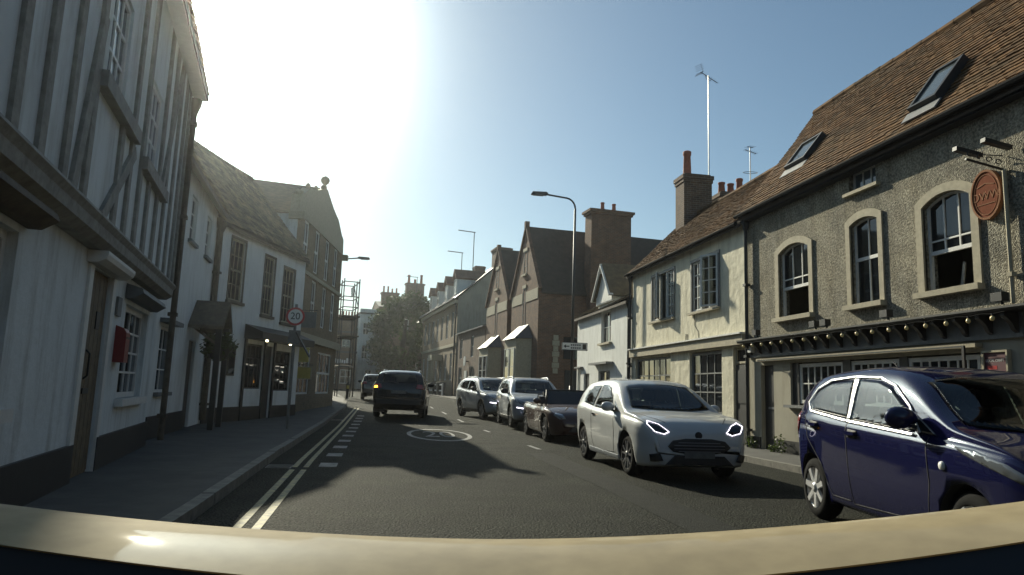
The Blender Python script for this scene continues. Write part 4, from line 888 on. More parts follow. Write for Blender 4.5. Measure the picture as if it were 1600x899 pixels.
for s in (1, -1):
    mk('seat', MB().prism([(-.62, .86), (-.50, .86), (-.60, 1.08), (-.72, 1.08)], s*.38-.22, s*.38+.22), 'seat', ro); mk('headrest', MB().prism([(-.64, 1.09), (-.54, 1.09), (-.57, 1.21), (-.67, 1.21)], s*.38-.11, s*.38+.11), 'seat', ro); mk('roll_hoop', MB().tube([(-.8, s*.16, .9), (-.84, s*.18, 1.14), (-.84, s*.58, 1.14), (-.8, s*.62, .9)], .022, 8), 'alloy_dark', ro)
    mirror(ro, .58, s*.80, .95, 'paint_plum', s, .9); P = [(.46, .58), (.62, .57), (.74, .66), (.68, .72), (.52, .68)]; panel('headlight', ro, bv, 'front', P if s > 0 else flip(P)[::-1], 'lamp_glass', .005)
box_on('headlight_reflector', ro, 'drl', 1.80, -.585, .625, .04, .05, .035)
panel('grille', ro, bv, 'front', [(-.42, .28), (.42, .28), (.30, .40), (-.30, .40)], 'black_plastic', .004); box_on('number_plate', ro, 'plate', 2.012, 0, .44, .012, .5, .1)
both(lambda s, v: panel('door_seam', ro, bv, v, stripe([(.62, .86), (.66, .5), (.58, .28), (-.55, .26), (-.6, .6), (-.55, .86)], .009), 'seam', .003, .05)); both(lambda s, v: panel('side_vent', ro, bv, v, [(.72, .50), (.86, .50), (.84, .62), (.74, .62)], 'black_plastic', .004))
# ---- pale compact crossover
SUVT = [(-2.08, .70), (-2.06, .90), (-2.02, 1.08), (-1.88, 1.25), (-1.66, 1.48), (-1.45, 1.545), (-1.0, 1.59), (-.4, 1.60), (.05, 1.57), (.35, 1.47), (.68, 1.28), (1.02, 1.09), (1.2, 1.05), (1.6, .99), (1.9, .88), (2.06, .68), (2.1, .56)]
SUV = dict(HATCH, top=SUVT, bot=[(-2.08, .42), (-1.8, .30), (-1.3, .24), (1.3, .23), (1.8, .26), (2.1, .34)], wid=[(-2.08, .76), (-1.98, .83), (-1.7, .885), (-1.2, .90), (0, .905), (1.25, .904), (1.65, .89), (1.9, .83), (2.04, .74), (2.1, .64)],
    belt=[(-2.1, 1.1), (-1.4, 1.12), (-.8, 1.07), (.6, .99), (1.1, .97), (2.1, .9)], wf=1.28, wr=-1.30, arch=.40, wrad=.345, hw=.90, ww=.22)
def crossover(name, label, loc, hd, pt, drl=True, group='cars queuing in the oncoming lane', lit=()):
    c = dict(SUV, paint=pt, rim='alloy_dark', cabin=(-1.6, .95), cuts=[('side', S_SIDE), ('side', S_DOOR), ('front', S_FRONT), ('rear', S_REAR)]); r_, b_, v_ = car(name, label, 'car', loc, hd, c, group)
    both(lambda s, v: panel('rear_door_window', r_, v_, v, S_SIDE, 'car_window', .009, .05))
    both(lambda s, v: panel('door_window', r_, v_, v, S_DOOR, 'car_window', .009, .05))
    panel('windscreen', r_, v_, 'front', S_FRONT, 'car_window'); panel('rear_window', r_, v_, 'rear', S_REAR, 'car_window')
    panel('grille', r_, v_, 'front', [(-.46, .64), (.46, .64), (.52, .76), (-.52, .76)], 'black_plastic', .004); panel('lower_grille', r_, v_, 'front', [(-.5, .36), (.5, .36), (.56, .52), (-.56, .52)], 'black_plastic', .004)
    for s in (1, -1):
        P = [(.52, .80), (.60, .72), (.80, .80), (.83, .90), (.70, .88)]; h = panel('headlight', r_, v_, 'front', P if s > 0 else flip(P)[::-1], 'lamp_glass', .005)
        if drl: Q = [(.56, .60), (.78, .63), (.78, .66), (.56, .63)]; panel('running_light', r_, v_, 'front', Q if s > 0 else flip(Q)[::-1], 'drl', .007)
        Tl = [(.56, .98), (.84, .96), (.82, 1.12), (.60, 1.12)]; panel('tail_light', r_, v_, 'rear', Tl if s > 0 else flip(Tl)[::-1], 'tail_red', .006)
        mirror(r_, .62, s*.86, 1.10, 'black_plastic', s, 1.1); mk('roof_rail', MB().tube([(-1.35, s*.60, 1.52), (-1.1, s*.60, 1.60), (-.1, s*.60, 1.62), (.1, s*.60, 1.55)], .02, 6), 'alloy', r_)
        for x in (-.36, -1.15): box_on('door_handle', r_, pt, x, s*.915, .98, .18, .03, .03)
    both(lambda s, v: panel('cladding', r_, v_, v, [(-.92, .24), (.88, .24), (.88, .36), (-.92, .36)], 'black_plastic', .006)); both(lambda s, v: panel('door_seam', r_, v_, v, stripe([(.82, 1.0), (.84, .6), (.78, .38), (-.46, .37), (-.5, .7), (-.50, 1.1)], .01), 'seam', .003, .05))
    box_on('number_plate', r_, 'plate', 2.108, 0, .58, .012, .5, .11); box_on('number_plate', r_, 'plate', -2.09, 0, .86, .012, .5, .11)
    panel('rear_bumper', r_, v_, 'rear', [(-.78, .46), (.78, .46), (.80, .62), (-.80, .62)], 'black_plastic', .008)
    return r_, v_
crossover('pale_crossover', 'pale blue-grey compact crossover directly behind the plum roadster', (4.58, 23.5, .06), -90, 'paint_silver')
chr_, cv = crossover('angled_crossover', 'silver crossover at the back of the queue, angled out of line', (3.95, 28.45, .1), -77, 'paint_grey')
sv, vv = crossover('black_suv', 'large black SUV driving away with its left amber indicator lit', (.44, 28.0, .09), 85, 'paint_black', False, 'cars driving away')
panel('indicator', sv, vv, 'rear', [(.70, .99), (.80, .98), (.79, 1.05), (.71, 1.05)], 'amber_lit', .012); mk('rear_wiper', MB().tube([(-2.06, .02, 1.16), (-1.99, .3, 1.2)], .01, 5), 'black_plastic', sv); panel('tailgate_seam', sv, vv, 'rear', stripe([(-.66, 1.15), (-.70, .9), (-.66, .68), (.66, .68), (.70, .9), (.66, 1.15)], .012), 'seam', .003)
sv.scale = (1.08, 1.08, 1.08)
crossover('far_car', 'dark car just ahead of the black SUV on the left', (-1.05, 46., .33), 93, 'paint_black', False, 'cars driving away')

# ---- the car the picture is taken from: only its bonnet shows
cc = thing('camera_car', 'glossy beige car bonnet curving across the bottom of the picture', 'car', (0, 0, 0), -YAW)

def bonnet_mesh():
    mb = MB(); nx, ny = 48, 10; xs = [-1.35+2.7*i/nx for i in range(nx+1)]
    def edge(px_y, d): return CAM_H-d*px_y
    for j in range(ny+1):
        t = j/ny
        for x in xs:
            u = abs(x/1.09); far_t = .2036-.044*u**1.8; near_t = .2720-.066*(abs(x)/.814)**1.7      # slope below eye level of the far lip and the near edge
            yf = 1.5; yn = 1.12
            y = yn+(yf-yn)*t; zf = CAM_H-yf*far_t; zn = CAM_H-yn*near_t*(.98)
            z = zn+(zf-zn)*t+.030*math.sin(math.pi*t)
            mb.v.append((x, y, z))
    for x in xs: u = abs(x/1.09); mb.v.append((x, 1.53, CAM_H-1.5*(.2036-.044*u**1.8)-.10))
    n1 = nx+1
    mb.f = [(j*n1+i, j*n1+i+1, (j+1)*n1+i+1, (j+1)*n1+i) for j in range(ny+1) for i in range(nx)]
    return mb, xs
bm_, xs_ = bonnet_mesh(); mt = Matrix.Translation((0, 0, CAM_H)) @ Matrix.Rotation(-ROLL, 4, 'Y') @ Matrix.Scale(.64, 4) @ Matrix.Translation((0, 0, -CAM_H))
bm_.v = [tuple(mt @ Vector(v)) for v in bm_.v]; mk('bonnet', bm_, 'paint_beige', cc, smooth=True)
mb = MB()
for x in xs_:
    u = abs(x/1.09); z = CAM_H-1.12*(.272-.066*(abs(x)/.814)**1.7)*.98; mb.v += [tuple(mt @ Vector((x, 1.125, z-.004))), tuple(mt @ Vector((x, 1.05, z-.10))), tuple(mt @ Vector((x, .55, z-.30)))]
mb.f = [(3*i+k, 3*i+3+k, 3*i+4+k, 3*i+1+k) for i in range(len(xs_)-1) for k in (0, 1)]; mk('cowl', mb, 'black_plastic', cc, smooth=True)
mk('front_body', MB().prism([(.5, .28), (1.0, .28), (1.06, .45), (1.0, .86), (.5, .80)], -.8, .8, 'x'), 'paint_beige', cc)
for s in (1, -1): wheel(cc, s*.72, .62, .31, .2, 'alloy', 5).rotation_euler.z = math.pi/2

# ------------------------------------------------------------------ left: half-timbered house
TA = -9.0; td = Vector((math.sin(R(TA)), math.cos(R(TA)), 0)); t0 = Vector((-3.28, 8.2, 0))-td*6.0
th_ = thing('timbered_house', 'half-timbered house with dark studs, jettied upper floor and oak door', 'house', (t0.x, t0.y, 0), left_rz(TA))
S = 6.0; TWD = 10.55
GH = [(S-3.35, S-2.32, .95, 2.30), (S-.02, S+.96, .0, 2.40), (S+1.98, S+3.75, .93, 2.20)]
wall('wall', th_, TWD, -.2, 2.62, GH, 'plaster', .18); shell(th_, TWD, 6.0, -.2, 6.4, 'plaster', gables=(3., 9.0))
mb = MB()
for a, b in ((0, S-.06), (S+1.0, TWD)): mb.box(a, b, -.04, -.002, -.1, .5)
mk('plinth', mb, 'blackish', th_)
JY = -.17
UW = [(S-1.12, S-.28, 4.10, 5.25), (S+1.18, S+2.05, 3.97, 5.1)]
wall('upper_wall', th_, TWD, 2.6, 6.4, UW, 'plaster', .12, y=JY)
mb = MB().box(0, TWD, JY, 0, 2.6, 2.62); mb.add([(TWD, JY, 2.6), (TWD, 0, 2.6), (TWD, 0, 6.4), (TWD, JY, 6.4)], [(0, 1, 2, 3)]); mk('jetty', mb, 'plaster', th_)
mb = MB().prism([(JY-.07, 2.80), (JY-.09, 2.76), (JY-.05, 2.70), (JY-.04, 2.60), (JY+.05, 2.54), (.0, 2.54), (.0, 2.595), (JY, 2.80)], -.02, TWD+.02, 'x'); mk('bressumer', mb, 'timber', th_)
studs = [-5.7, -5.1, -4.5, -3.9, -3.33, -2.76, -2.14, -1.49, -.25, .30, .92, 1.55, 2.22, 2.85, 3.45, 4.02, 4.45]
def stud(pts, wd=.15, nm='timber_stud', dy=0.):
    (xa, za), (xb, zb) = pts; d = Vector((xb-xa, zb-za)).normalized(); n = Vector((-d.y, d.x))*wd/2
    mk(nm, MB().prism([(xa+n.x, za+n.y), (xa-n.x, za-n.y), (xb-n.x, zb-n.y), (xb+n.x, zb+n.y)], JY-.035-dy, JY+.03), 'timber', th_)
for s in studs:
    z1 = 6.38
    for a, b, c, d in UW:
        if a-.05 < S+s < b+.05: z1 = c-.18
    stud(((S+s, 2.80), (S+s+random.uniform(-.02, .02), z1)), random.uniform(.13, .17))
stud(((S-1.85, 2.80), (S-1.45, 4.6)), .16, 'timber_brace', .004); stud(((S-.75, 2.80), (S+.45, 3.85)), .15, 'timber_brace', .004); stud(((S+2.5, 3.9), (S+3.4, 6.3)), .15, 'timber_brace', .004); stud(((S-4.9, 2.8), (S-4.1, 6.3)), .16, 'timber_brace', .004)
for a, b, c, d in UW:
    window(th_, a, b, c, d, 3, 3, .03, .06, .03, y=JY, gm='glass_pale'); part_box('timber_rail', th_, 'timber', a-.32, b+.6, JY-.10, JY-.001, c-.19, c-.03)
window(th_, *GH[0], 3, 3, .08, .07, .03); window(th_, *GH[2], 4, 4, .08, .07, .03)
for h in (GH[0], GH[2]):
    a, b, c, d = h; mb = MB().prism([(-.22, d+.14), (-.20, d+.20), (-.002, d+.26), (-.002, d+.06), (-.10, d+.06)], a-.14, b+.16, 'x'); mk('window_hood', mb, 'oak' if a < 3 else 'grey_wood', th_)
    part_box('sill', th_, 'white_wood', a-.08, b+.08, -.10, .06, c-.10, c)
# door with pilasters and flat hood
dx0, dx1 = S-.02, S+.96
dr = part_box('door', th_, 'oak_door', dx0, dx1, .045, .10, .1, 2.40)
for i in range(5): part_box('plank', dr, 'oak_door', dx0+.02+i*.188, dx0+.02+i*.188+.175, .03, .045, .14, 2.36)
mk('handle', MB().tube([(dx0+.3, .03, 1.18), (dx0+.3, -.01, 1.22), (dx0+.3, -.01, 1.46), (dx0+.3, .03, 1.5)], .012, 6), 'iron', dr)
part_box('letter_plate', dr, 'iron', dx0+.3, dx0+.56, .018, .03, 1.02, 1.08); part_box('notice', dr, 'iron', dx0+.55, dx0+.72, .018, .03, 1.75, 1.95)
for a, b in ((dx0-.17, dx0-.01), (dx1+.01, dx1+.15)): part_box('pilaster', th_, 'white_wood', a, b, -.03, .0, .1, 2.40)
mk('door_hood', MB().prism([(-.20, 2.50), (-.18, 2.45), (-.10, 2.41), (-.002, 2.41), (-.002, 2.535), (-.20, 2.535)], dx0-.26, dx1+.28, 'x'), 'white_wood', th_)
rt = roof(th_, TWD, (-.45, 6.34), (2.9, 9.1), (6.3, 6.3), 'tile', (.15, .15), tl=(.16, .2)); part_box('eaves_board', th_, 'white_wood', -.1, TWD+.12, -.42, JY-.04, 6.18, 6.24)
pipe(th_, TWD+.02, JY-.08, .2, 6.1, 'oak', .05)
def on_wall(o0, dvec, s, outw):   # point on a left-hand wall
    n = Vector((dvec.y, -dvec.x, 0)); return o0+dvec*s+n*outw
p = on_wall(t0, td, S+1.62, .0); pb = thing('post_box', 'dark red letter box on the wall beside the oak door', 'letter box', (p.x, p.y, 1.4), left_rz(TA))
mk('box', MB().prism([(-.13, 0), (-.13, .38), (-.10, .43), (.0, .47), (0, 0)], -.13, .13, 'x'), 'red_paint', pb); mk('slot', MB().box(-.09, .09, -.135, -.128, .30, .33), 'iron', pb)
p = on_wall(t0, td, S+1.45, .0); hp = thing('house_plate', 'small grey name plate above the letter box', 'name plate', (p.x, p.y, 1.98), left_rz(TA)); mk('plate', MB().box(-.12, .12, -.03, 0, 0, .24), 'grey_wood', hp)

# ------------------------------------------------------------------ left: set-back white middle house
MA = -5.0; md = Vector((math.sin(R(MA)), math.cos(R(MA)), 0)); m0 = Vector((-4.3, 13.6, 0))
mh = thing('middle_house', 'plain white house set back between the timbered house and the white shop', 'house', (m0.x, m0.y, 0), left_rz(MA))
MW = [(.55, 1.65, .95, 2.2), (3.4, 4.2, .0, 2.1), (.75, 1.3, 4.2, 5.1), (2.2, 2.9, 4.2, 5.2), (4.2, 4.9, 4.2, 5.2)]
wall('wall', mh, 5.7, -.2, 5.6, MW, 'white_render', .12); shell(mh, 5.7, 5., -.2, 5.6, 'white_render', gables=(2.4, 7.9))
part_box('plinth', mh, 'blackish', .0, 3.3, -.04, -.002, -.1, .52)
for h in MW: 
    if h[2] > 0: window(mh, *h, 2, 3, .05, .05, .025); part_box('sill', mh, 'grey_wood', h[0]-.08, h[1]+.08, -.08, .03, h[2]-.07, h[2])
part_box('door', mh, 'dark_door', 3.4, 4.2, .06, .1, .1, 2.1); part_box('lintel_hood', mh, 'grey_wood', .4, 1.8, -.16, -.002, 2.26, 2.34)
roof(mh, 5.7, (-.25, 5.6), (2.4, 8.0), (5.2, 5.6), 'moss_tile', (0, 0), tl=(.16, .2)); pipe(mh, 5.62, -.06, .2, 5.4, 'oak', .05)
p = on_wall(m0, md, 3.85, 0); po = thing('door_canopy', 'dark timber gabled canopy on posts over the middle house door', 'canopy', (p.x, p.y, .11), left_rz(MA))
for sg in (-1, 1):
    mk('canopy_slope', MB().prism([(sg*.02, 2.95), (sg*.80, 2.32), (sg*.80, 2.24), (sg*.02, 2.86)], -.75, -.005), 'oak', po)
for x in (-.62, .62): mk('post', MB().box(x-.06, x+.06, -.70, -.58, 0, 2.35), 'blackish', po); mk('bracket', MB().bar((x, -.62, 1.9), (x, -.06, 2.3), .05), 'oak', po)
hb = thing('hanging_basket', 'full dark hanging basket below the timber door canopy', 'hanging basket', (p.x+.62, p.y-.1, 1.95), 0)
mb = MB(); leafy(mb, (0, 0, .05), (.42, .55, .36), 420, .11, seed=5); mk('leaves', mb, 'leaf_dark', hb); mk('basket', MB().lathe([(.05, -.30), (.2, -.24), (.30, -.05), (.31, .0)], (0, 0, 0), 14), 'iron', hb); mk('chain', MB().tube([(0, 0, 0), (0, 0, .75)], .012, 5), 'iron', hb)

# ------------------------------------------------------------------ left: white shop with three sashes
WA = 16.0; wd_ = Vector((math.sin(R(WA)), math.cos(R(WA)), 0)); w0 = Vector((-4.75, 19.2, 0))
ws = thing('white_shop', 'white rendered shop with three tall sash windows and a dark awning fascia', 'shop', (w0.x, w0.y, 0), left_rz(WA))
WW = [(.78, 1.52, 3.40, 5.10), (2.80, 3.44, 3.22, 4.98), (4.14, 4.92, 3.12, 4.86)]
WG = [(2.10, 3.16, 1.0, 2.30), (3.30, 3.82, .0, 2.3), (3.92, 5.15, .95, 2.2)]
wall('wall', ws, 5.75, -.2, 5.45, WW+WG, 'white_render', .1); shell(ws, 5.75, 5.0, -.2, 5.45, 'white_render', gables=(2.1, 8.05))
for h in WW:
    mk('window_surround', MB().ring([(h[0]-.07, h[2]-.02), (h[1]+.07, h[2]-.02), (h[1]+.07, h[3]+.07), (h[0]-.07, h[3]+.07)], [(h[0], h[2]), (h[1], h[2]), (h[1], h[3]), (h[0], h[3])], -.02, .02), 'oak', ws)
    window(ws, *h, 3, 4, .03, .05, .022, m='stone_trim', sash=2); part_box('sill', ws, 'oak', h[0]-.1, h[1]+.1, -.08, .02, h[2]-.1, h[2]-.02)
for h, c in ((WG[0], 3), (WG[2], 2)): window(ws, *h, c, 2, .05, .05, .03, m='blackish', zcuts=[.7])
part_box('door', ws, 'dark_door', 3.30, 3.82, .06, .1, .11, 2.3); part_box('plinth', ws, 'blackish', 0., 3.2, -.03, -.002, -.1, .5); part_box('plinth', ws, 'blackish', 3.9, 5.75, -.03, -.002, -.1, .5)
aw = mk('awning', MB().prism([(-.55, 2.42), (-.55, 2.62), (-.002, 2.84), (-.002, 2.42)], 1.9, 5.7, 'x'), 'blackish', ws)
for x in (2.3, 3.9): mk('lamp', MB().lathe([(.03, -.06), (.045, -.02), (.02, .0)], (x, -.5, 2.42), 8), mat('lamp_lit%d' % int(x), (1, .9, .6), .4, emit=(1, .85, .5), estr=6.), aw)
for x in (1.98, 3.22, 3.86, 5.22): part_box('shop_post', ws, 'blackish', x-.05, x+.05, -.06, -.002, .1, 2.42)
roof(ws, 5.75, (-.15, 5.42), (2.1, 8.2), (5.2, 5.4), 'moss_tile', (0, 0), tl=(.16, .2)); pipe(ws, .04, -.07, .2, 5.3, 'oak', .055)
p = on_wall(w0, wd_, 1.25, 0); nf = thing('framed_notice', 'dark framed notice on the white shop wall left of its window', 'notice', (p.x, p.y, 1.35), left_rz(WA)); mk('frame', MB().box(-.19, .19, -.04, 0, 0, .85), 'oak', nf); mk('sheet', MB().box(-.15, .15, -.045, -.04, .05, .8), 'glass', nf)

# ------------------------------------------------------------------ left: tall building with the shaped gable
OA = 7.0; od = Vector((math.sin(R(OA)), math.cos(R(OA)), 0)); o0 = Vector((-3.62, 25.25, 0))
ob = thing('shaped_gable_building', 'tall tan building with ball-topped shaped gable beyond the white shop', 'building', (o0.x, o0.y, 0), left_rz(OA))
OW = 8.1; pk = OW/2; gp = [(0, 7.2), (.1, 7.9), (.5, 8.0), (1.4, 8.5), (2.6, 8.75), (pk-.3, 9.12), (pk, 9.2), (pk+.3, 9.12), (OW-2.6, 8.75), (OW-1.4, 8.5), (OW-.5, 8.0), (OW-.1, 7.9), (OW, 7.2)]
mk('gable', MB().prism([(0, 7.2)]+gp[1:-1]+[(OW, 7.2)], -.02, .3), 'stone_trim', ob)
OH = [(x, x+.75, z, z+1.7) for x in (1.0, 2.75, 4.6, 6.35) for z in (3.5, 5.5)]+[(.8, 3.4, .8, 2.5), (4.6, 7.2, .8, 2.5)]
wall('wall', ob, OW, -.2, 7.2, OH, 'buff_brick', .14); shell(ob, OW, 9., -.2, 7.2, 'plaster')
for h in OH: window(ob, *h, 2 if h[1]-h[0] < 1 else 4, 2, .04, .07, .035, sash=1)
mb = MB()
for q in gp[1:-1]: mb.lathe([(.05, 0), (.09, .05), (.10, .10), (.06, .17), (.02, .2)], (q[0], .1, q[1]-.02), 8)
mk('crocket', mb, 'stone_trim', ob, kind='stuff'); mk('ball_finial', MB().lathe([(.09, 0), (.07, .12), (.05, .16), (.15, .25), (.19, .36), (.15, .47), (.03, .54)], (pk, .1, 9.22), 12), 'stone_trim', ob, smooth=True)
for x in (0, OW): mk('kneeler', MB().box(x-.14, x+.14, -.25, .3, 6.95, 7.2), 'stone_trim', ob)
part_box('cornice', ob, 'stone_trim', 0, OW, -.18, -.002, 2.75, 3.05); part_box('band', ob, 'stone_trim', 0, OW, -.08, -.002, 5.22, 5.36)
mb = MB(); sk = -3.0
mb.add([(-.12, .3, 7.15), (pk, .3, 9.26), (OW+.12, .3, 7.15), (-.12, 9.1, 7.15), (pk+sk, 9.1, 9.26), (OW+.12, 9.1, 7.15)], [(0, 1, 4, 3), (1, 2, 5, 4), (0, 2, 1), (3, 4, 5), (0, 3, 5, 2)]); rr_ = mk('roof', mb, 'moss_tile', ob)
for i, (s, z, h, wdt, lb, mm) in enumerate(((.35, 3.15, .55, .7, 'grey projecting shop sign under the iron bracket', 'grey_wood'), (.5, 1.95, .5, .5, 'yellowish projecting sign near the speed limit post', 'sign_yellow'), (.9, 1.35, .45, .55, 'lower yellow sign board with a white rim by the shaped gable building', 'sign_yellow'))):
    p = on_wall(o0, od, s, .0); sg_ = thing('projecting_sign', lb, 'sign', (p.x, p.y, z), left_rz(OA)); mk('panel', MB().box(-.03, .03, -wdt-.12, -.12, 0, h), mm, sg_); mk('bracket', MB().tube([(0, 0, h+.06), (0, -wdt-.15, h+.06)], .015, 6).tube([(0, 0, h*.4), (0, -.12, h*.4)], .012, 6), 'iron', sg_)
    mk('rim', MB().ring([(-wdt-.12, 0), (-.12, 0), (-.12, h), (-wdt-.12, h)], [(-wdt-.09, .03), (-.15, .03), (-.15, h-.03), (-wdt-.09, h-.03)], -.036, .036), 'stone_trim', sg_, rz=math.pi/2) if i == 2 else None

# ------------------------------------------------------------------ left row further on, scaffold and far buildings
def far_building(name, label, cat, loc, rz, W, D, H, m, wins, ridge=None, rm='slate', pots=(), group=None, cap=True):
    g = thing(name, label, cat, loc, rz, group); wall('wall', g, W, -.6, H, wins, m, .15); shell(g, W, D, -.6, H, m, gables=(D/2, ridge) if ridge else None)
    for h in wins: window(g, *h, 2, 2, .05, .08, .06)
    if ridge: roof(g, W, (-.2, H), (D/2, ridge+.1), (D+.2, H), rm, (.05, .05))
    else: part_box('roof', g, rm, -.1, W+.1, -.1, D, H+.001, H+.18); part_box('parapet', g, m, 0, W, -.05, .25, H+.182, H+.6)
    for (x0, x1, y0, y1, z0, z1, pp) in pots: stack(g, x0, x1, y0, y1, z0, z1, pp, cap=.12)
    return g
grid = lambda W, n, zs, w_, h_: [((W/n)*(i+.5)-w_/2, (W/n)*(i+.5)+w_/2, z, z+h_) for i in range(n) for z in zs]
far_building('dark_house', 'dark house directly beyond the shaped gable building on the left', 'house', (-3.6, 34.2, 0), left_rz(-6), 9., 8., 6.8, 'brick_brown', grid(9, 4, (1.2, 4.2), .9, 1.6), 8.8, 'slate', group='left row beyond the gable')
far_building('dark_house', 'farther dark house behind the scaffold on the left', 'house', (-5.2, 45., 0), left_rz(-14), 14., 8., 6.5, 'brick_brown', grid(14, 5, (1.4, 4.2), .9, 1.5), 8.4, 'slate', group='left row beyond the gable')
sc = thing('scaffold', 'lattice scaffold tower with platforms beside the left-hand lamp post', 'scaffold', (-3.3, 47.5, gz(47)+.1), left_rz(-12))
def pole(a, b, r=.04): mk('scaffold_pole', MB().tube([a, b], r, 5), 'iron', sc)
SW, SD = 2.2, 1.0
for x in (0, SW/2, SW):
    for y in (0, SD): pole((x, y-.8, 0), (x, y-.8, 7.8))
for z in (2., 3.9, 5.2, 5.9, 6.6, 7.6):
    for y in (0, SD): pole((0, y-.8, z), (SW+(1.4 if z > 7 else 0), y-.8, z), .035)
    for x in (0, SW): pole((x, -.8, z), (x, SD-.8, z), .035)
for z in (3.9, 5.2): mk('platform', MB().box(-.1, SW+.1, -.95, SD-.65, z+.04, z+.12), 'oak', sc)
for z in (2., 3.9, 5.9): pole((0, -.8, z), (SW, -.8, z+1.6), .03)
pole((SW, -.8, 7.0), (SW+1.4, -.8, 7.0), .035)
for i in range(4): pole((SW+i*.35, -.8, 7.0), (SW+i*.35+.35, -.8, 7.6), .025)
far_building('chimneyed_house', 'far dark house with a long stack of small pots at the bend', 'house', (-7.0, 84., 0), R(8), 2.9, 8., 7.2, 'brick_brown', grid(2.9, 1, (5.0,), .9, 1.4), None, 'slate', [(.2, 2.7, .4, 1.2, 7.3, 9.3, [(.35+.32*i, .8, .5, .1) for i in range(8)])])
shf = far_building('shopfront_house', 'low dark shop at the bend under a row of pale letters', 'shop', (-7.6, 78., 0), R(8), 3.6, 5., 4.6, 'brick_brown', [(.4, 1.6, 1.3, 2.8), (2., 3.2, 1.3, 2.8)], None)
mb = MB(); rn = random.Random(9)
for i in range(12): x = .35+i*.25; mb.box(x, x+.16, -.08, -.02, 3.45+rn.uniform(0, .1), 3.8+rn.uniform(0, .25))
mk('lettering', mb, 'sign_white', shf, kind='stuff')
far_building('pale_house', 'narrow pale rendered three-storey house left of the ivy', 'house', (-4.1, 83., 0), R(10), 2.6, 9., 9.4, 'plaster', [(.4, 1.1, 7., 8.4), (1.6, 2.2, 7., 8.4), (.4, 1.1, 4.2, 5.8), (1.6, 2.2, 4.2, 5.8), (.9, 1.7, 1.2, 3.)], None)
far_building('brick_block', 'big dark block with two pot-topped stacks behind the ivy', 'building', (-2.4, 98., 0), R(8), 10., 10., 12.0, 'brick_brown', grid(10, 4, (9.,), .9, 1.5), 13.2, 'slate', [(.6, 3.0, 2.5, 3.5, 12., 14.4, [(.9, 3., .9), (1.5, 3, .9), (2.1, 3, .6), (2.7, 3., .7)]), (4.0, 6.6, 2.5, 3.6, 12., 16., [(4.4, 3., 1.2, .2), (5.3, 3., .6, .2), (6.2, 3., 1.3, .2)])])
far_building('end_house', 'dark house next to the terrace end, partly under the ivy', 'house', (2.2, 84., 0), R(-70), 8., 8., 8.6, 'brick_brown', grid(8, 3, (2.2, 5.6), 1., 1.8), 10.6)
# the street goes on behind the camera, unseen; added to block sky light
far_building('rear_house', 'unseen plain rendered house behind the viewpoint on the left', 'house', (-2.75, -31., 0), left_rz(0), 33., 7., 6.2, 'plaster', [], 8.5)
far_building('rear_house', 'unseen plain brick house behind the viewpoint on the right', 'house', (8.35, 1.4, 0), right_rz(0), 33., 7., 6.2, 'brick_brown', [], 8.5)
far_building('rear_block', 'unseen brick block closing the street behind the viewpoint', 'building', (12., -42., 0), R(180), 20., 7., 7., 'brick_brown', [], 9.5)
# ivy-covered tree closing the view
iv = thing('ivy_tree', 'big rounded ivy-covered tree closing the street behind the cars', 'tree', (1.0, 80.5, gz(80)))
mk('trunk', MB().tube([(0, 0, -.3), (.1, 0, 2.5), (-.1, .1, 5), (.2, 0, 8.)], [.5, .38, .3, .15], 8).tube([(0, 0, 3), (-1.6, -.5, 6)], [.2, .08], 6).tube([(0, 0, 3.2), (1.8, .2, 6.4)], [.2, .08], 6), 'bark', iv)
mb = MB(); rn = random.Random(3)
for k in range(95):
    t = rn.uniform(0, 6.28); z = rn.uniform(.6, 10.6); rad = 4.0*math.sqrt(max(.05, 1-((z-4.6)/6.3)**2))*rn.uniform(.72, 1.)
    leafy(mb, (rad*math.cos(t)+.2, rad*.7*math.sin(t), z), (1.05, .95, .95), 130, .34, seed=100+k)
mk('crown', mb, 'leaf_dark', iv)

# ------------------------------------------------------------------ street furniture
def lamp_post(label, loc, H, arm, ang):
    g = thing('street_lamp', label, 'street lamp', loc, ang, 'curved-arm street lamps')
    mk('post', MB().tube([(0, 0, -.1), (0, 0, 1.3)], .085, 10).tube([(0, 0, 1.3), (0, 0, H-.5)], [.06, .045], 10), 'iron', g, smooth=True)
    mk('arm', MB().tube([(0, 0, H-.55)]+[(-.42+.42*math.cos(t), 0, H-.5+.42*math.sin(t)) for t in [i*.2 for i in range(8)]]+[(-arm+.3, 0, H+.0)], .038, 8), 'iron', g, smooth=True)
    hd = mk('lamp_head', MB().prism([(-arm-.35, H-.01), (-arm-.3, H+.06), (-arm+.25, H+.08), (-arm+.34, H+.02), (-arm+.3, H-.03), (-arm-.3, H-.05)], -.13, .13), 'iron', g); mk('lens', MB().box(-arm-.25, -arm+.15, -.1, .1, H-.065, H-.05), 'glass_pale', hd); return g
lp = lamp_post('tall grey street lamp with curved arm in front of the brick gables', (6.98, 27.3, gz(27)+.1), 9.0, 1.5, R(0)); lamp_post('street lamp on the left beside the scaffold', (-3.35, 40.2, gz(40)+.1), 8.0, 1.35, math.pi)
ds = thing('direction_sign', 'white direction sign with black arrow fixed on the lamp post', 'sign', (6.95, 27.18, 3.02))
mk('panel', MB().box(-.42, .62, -.02, .0, -.15, .16), 'sign_white', ds); mk('rim', MB().ring([(-.42, -.15), (.62, -.15), (.62, .16), (-.42, .16)], [(-.40, -.13), (.60, -.13), (.60, .14), (-.40, .14)], -.026, -.018), 'sign_black', ds)
mk('arrow', MB().prism([(-.36, 0), (-.26, .07), (-.26, .02), (-.12, .02), (-.12, -.02), (-.26, -.02), (-.26, -.07)], -.026, -.018), 'sign_black', ds)
mb = MB()
for z in (.06, -.055):
    for i in range(5): mb.box(-.06+i*.085, -.0+i*.085, -.025, -.02, z-.035, z+.035)
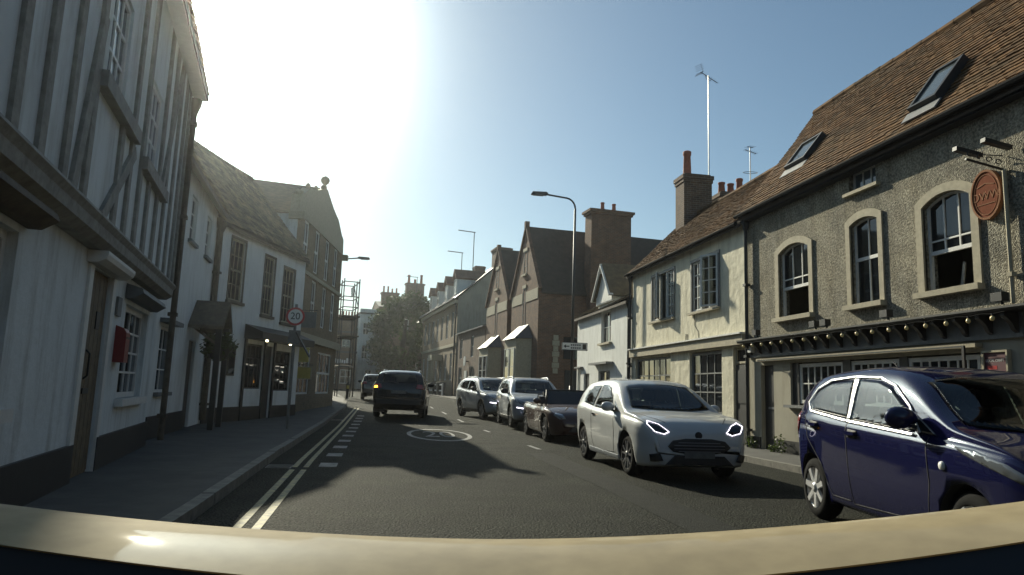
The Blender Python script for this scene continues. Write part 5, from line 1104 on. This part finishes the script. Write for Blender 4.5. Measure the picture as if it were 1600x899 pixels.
mk('lettering', mb, 'grey_wood', ds); mk('symbol', MB().box(.42, .56, -.026, -.018, -.1, .11), 'sign_black', ds)
sp = thing('speed_limit_sign', 'round 20 speed limit sign on a grey post by the white shop', 'road sign', (-2.45, 18.0, .1))
mk('post', MB().tube([(0, .04, -.05), (0, .04, 3.05)], .035, 8), 'grey_wood', sp)
dk = mk('disc', MB().lathe([(.225, -.012), (.225, .012)], (0, -.02, 2.74), 28, 'y'), 'sign_red', sp); mk('face', MB().lathe([(.175, -.004), (.175, .004)], (0, -.034, 2.74), 28, 'y'), 'sign_white', dk); text('number', '20', .24, 'sign_black', dk, (0, -.04, 2.74), ext=.002)
mk('second_plate', MB().box(-.13, .15, .0, .02, 2.05, 2.4), 'grey_wood', sp)
mk('stay', MB().bar((.05, .0, 2.35), (.42, -.1, 1.75), .07, .03), 'iron', sp)
for i, (x, y, lb) in enumerate(((-2.6, 43.5, 'yellow-banded bollard on the sunlit bend'), )):
    b = thing('bollard', lb, 'bollard', (x, y, gz(y)+.1)); mk('post', MB().lathe([(.11, 0), (.09, .1), (.08, .9), (.1, .95), (.04, 1.05)], (0, 0, 0), 10), 'iron', b); mk('band', MB().lathe([(.087, .6), (.086, .8)], (0, 0, 0), 10), 'sign_yellow', b)
for i, (s, lb) in enumerate(((17.0, 'small round white sign on the low brick house'), )):
    p = row(s, -.3); b = thing('round_sign', lb, 'sign', (p.x, p.y, 3.3), right_rz(FA)); mk('disc', MB().lathe([(.38, -.02), (.38, .02)], (0, 0, 0), 20, 'y'), 'sign_white', b); mk('bracket', MB().box(-.04, .04, .02, .32, -.04, .04), 'iron', b)

# ------------------------------------------------------------------ haze: the sunlit air
hz = MB().box(-90, 90, -14, 150, -3.0, 26); m = bpy.data.materials.new('haze'); m.use_nodes = True; n = m.node_tree.nodes; n.remove(n['Principled BSDF'])
pv = n.new('ShaderNodeVolumePrincipled'); pv.inputs['Density'].default_value = HAZE_D; pv.inputs['Anisotropy'].default_value = .88; pv.inputs['Color'].default_value = (.95, .97, 1., 1)
m.node_tree.links.new(pv.outputs[0], n['Material Output'].inputs['Volume'])
if HAZE_D: mk('haze', hz, m, kind='stuff')
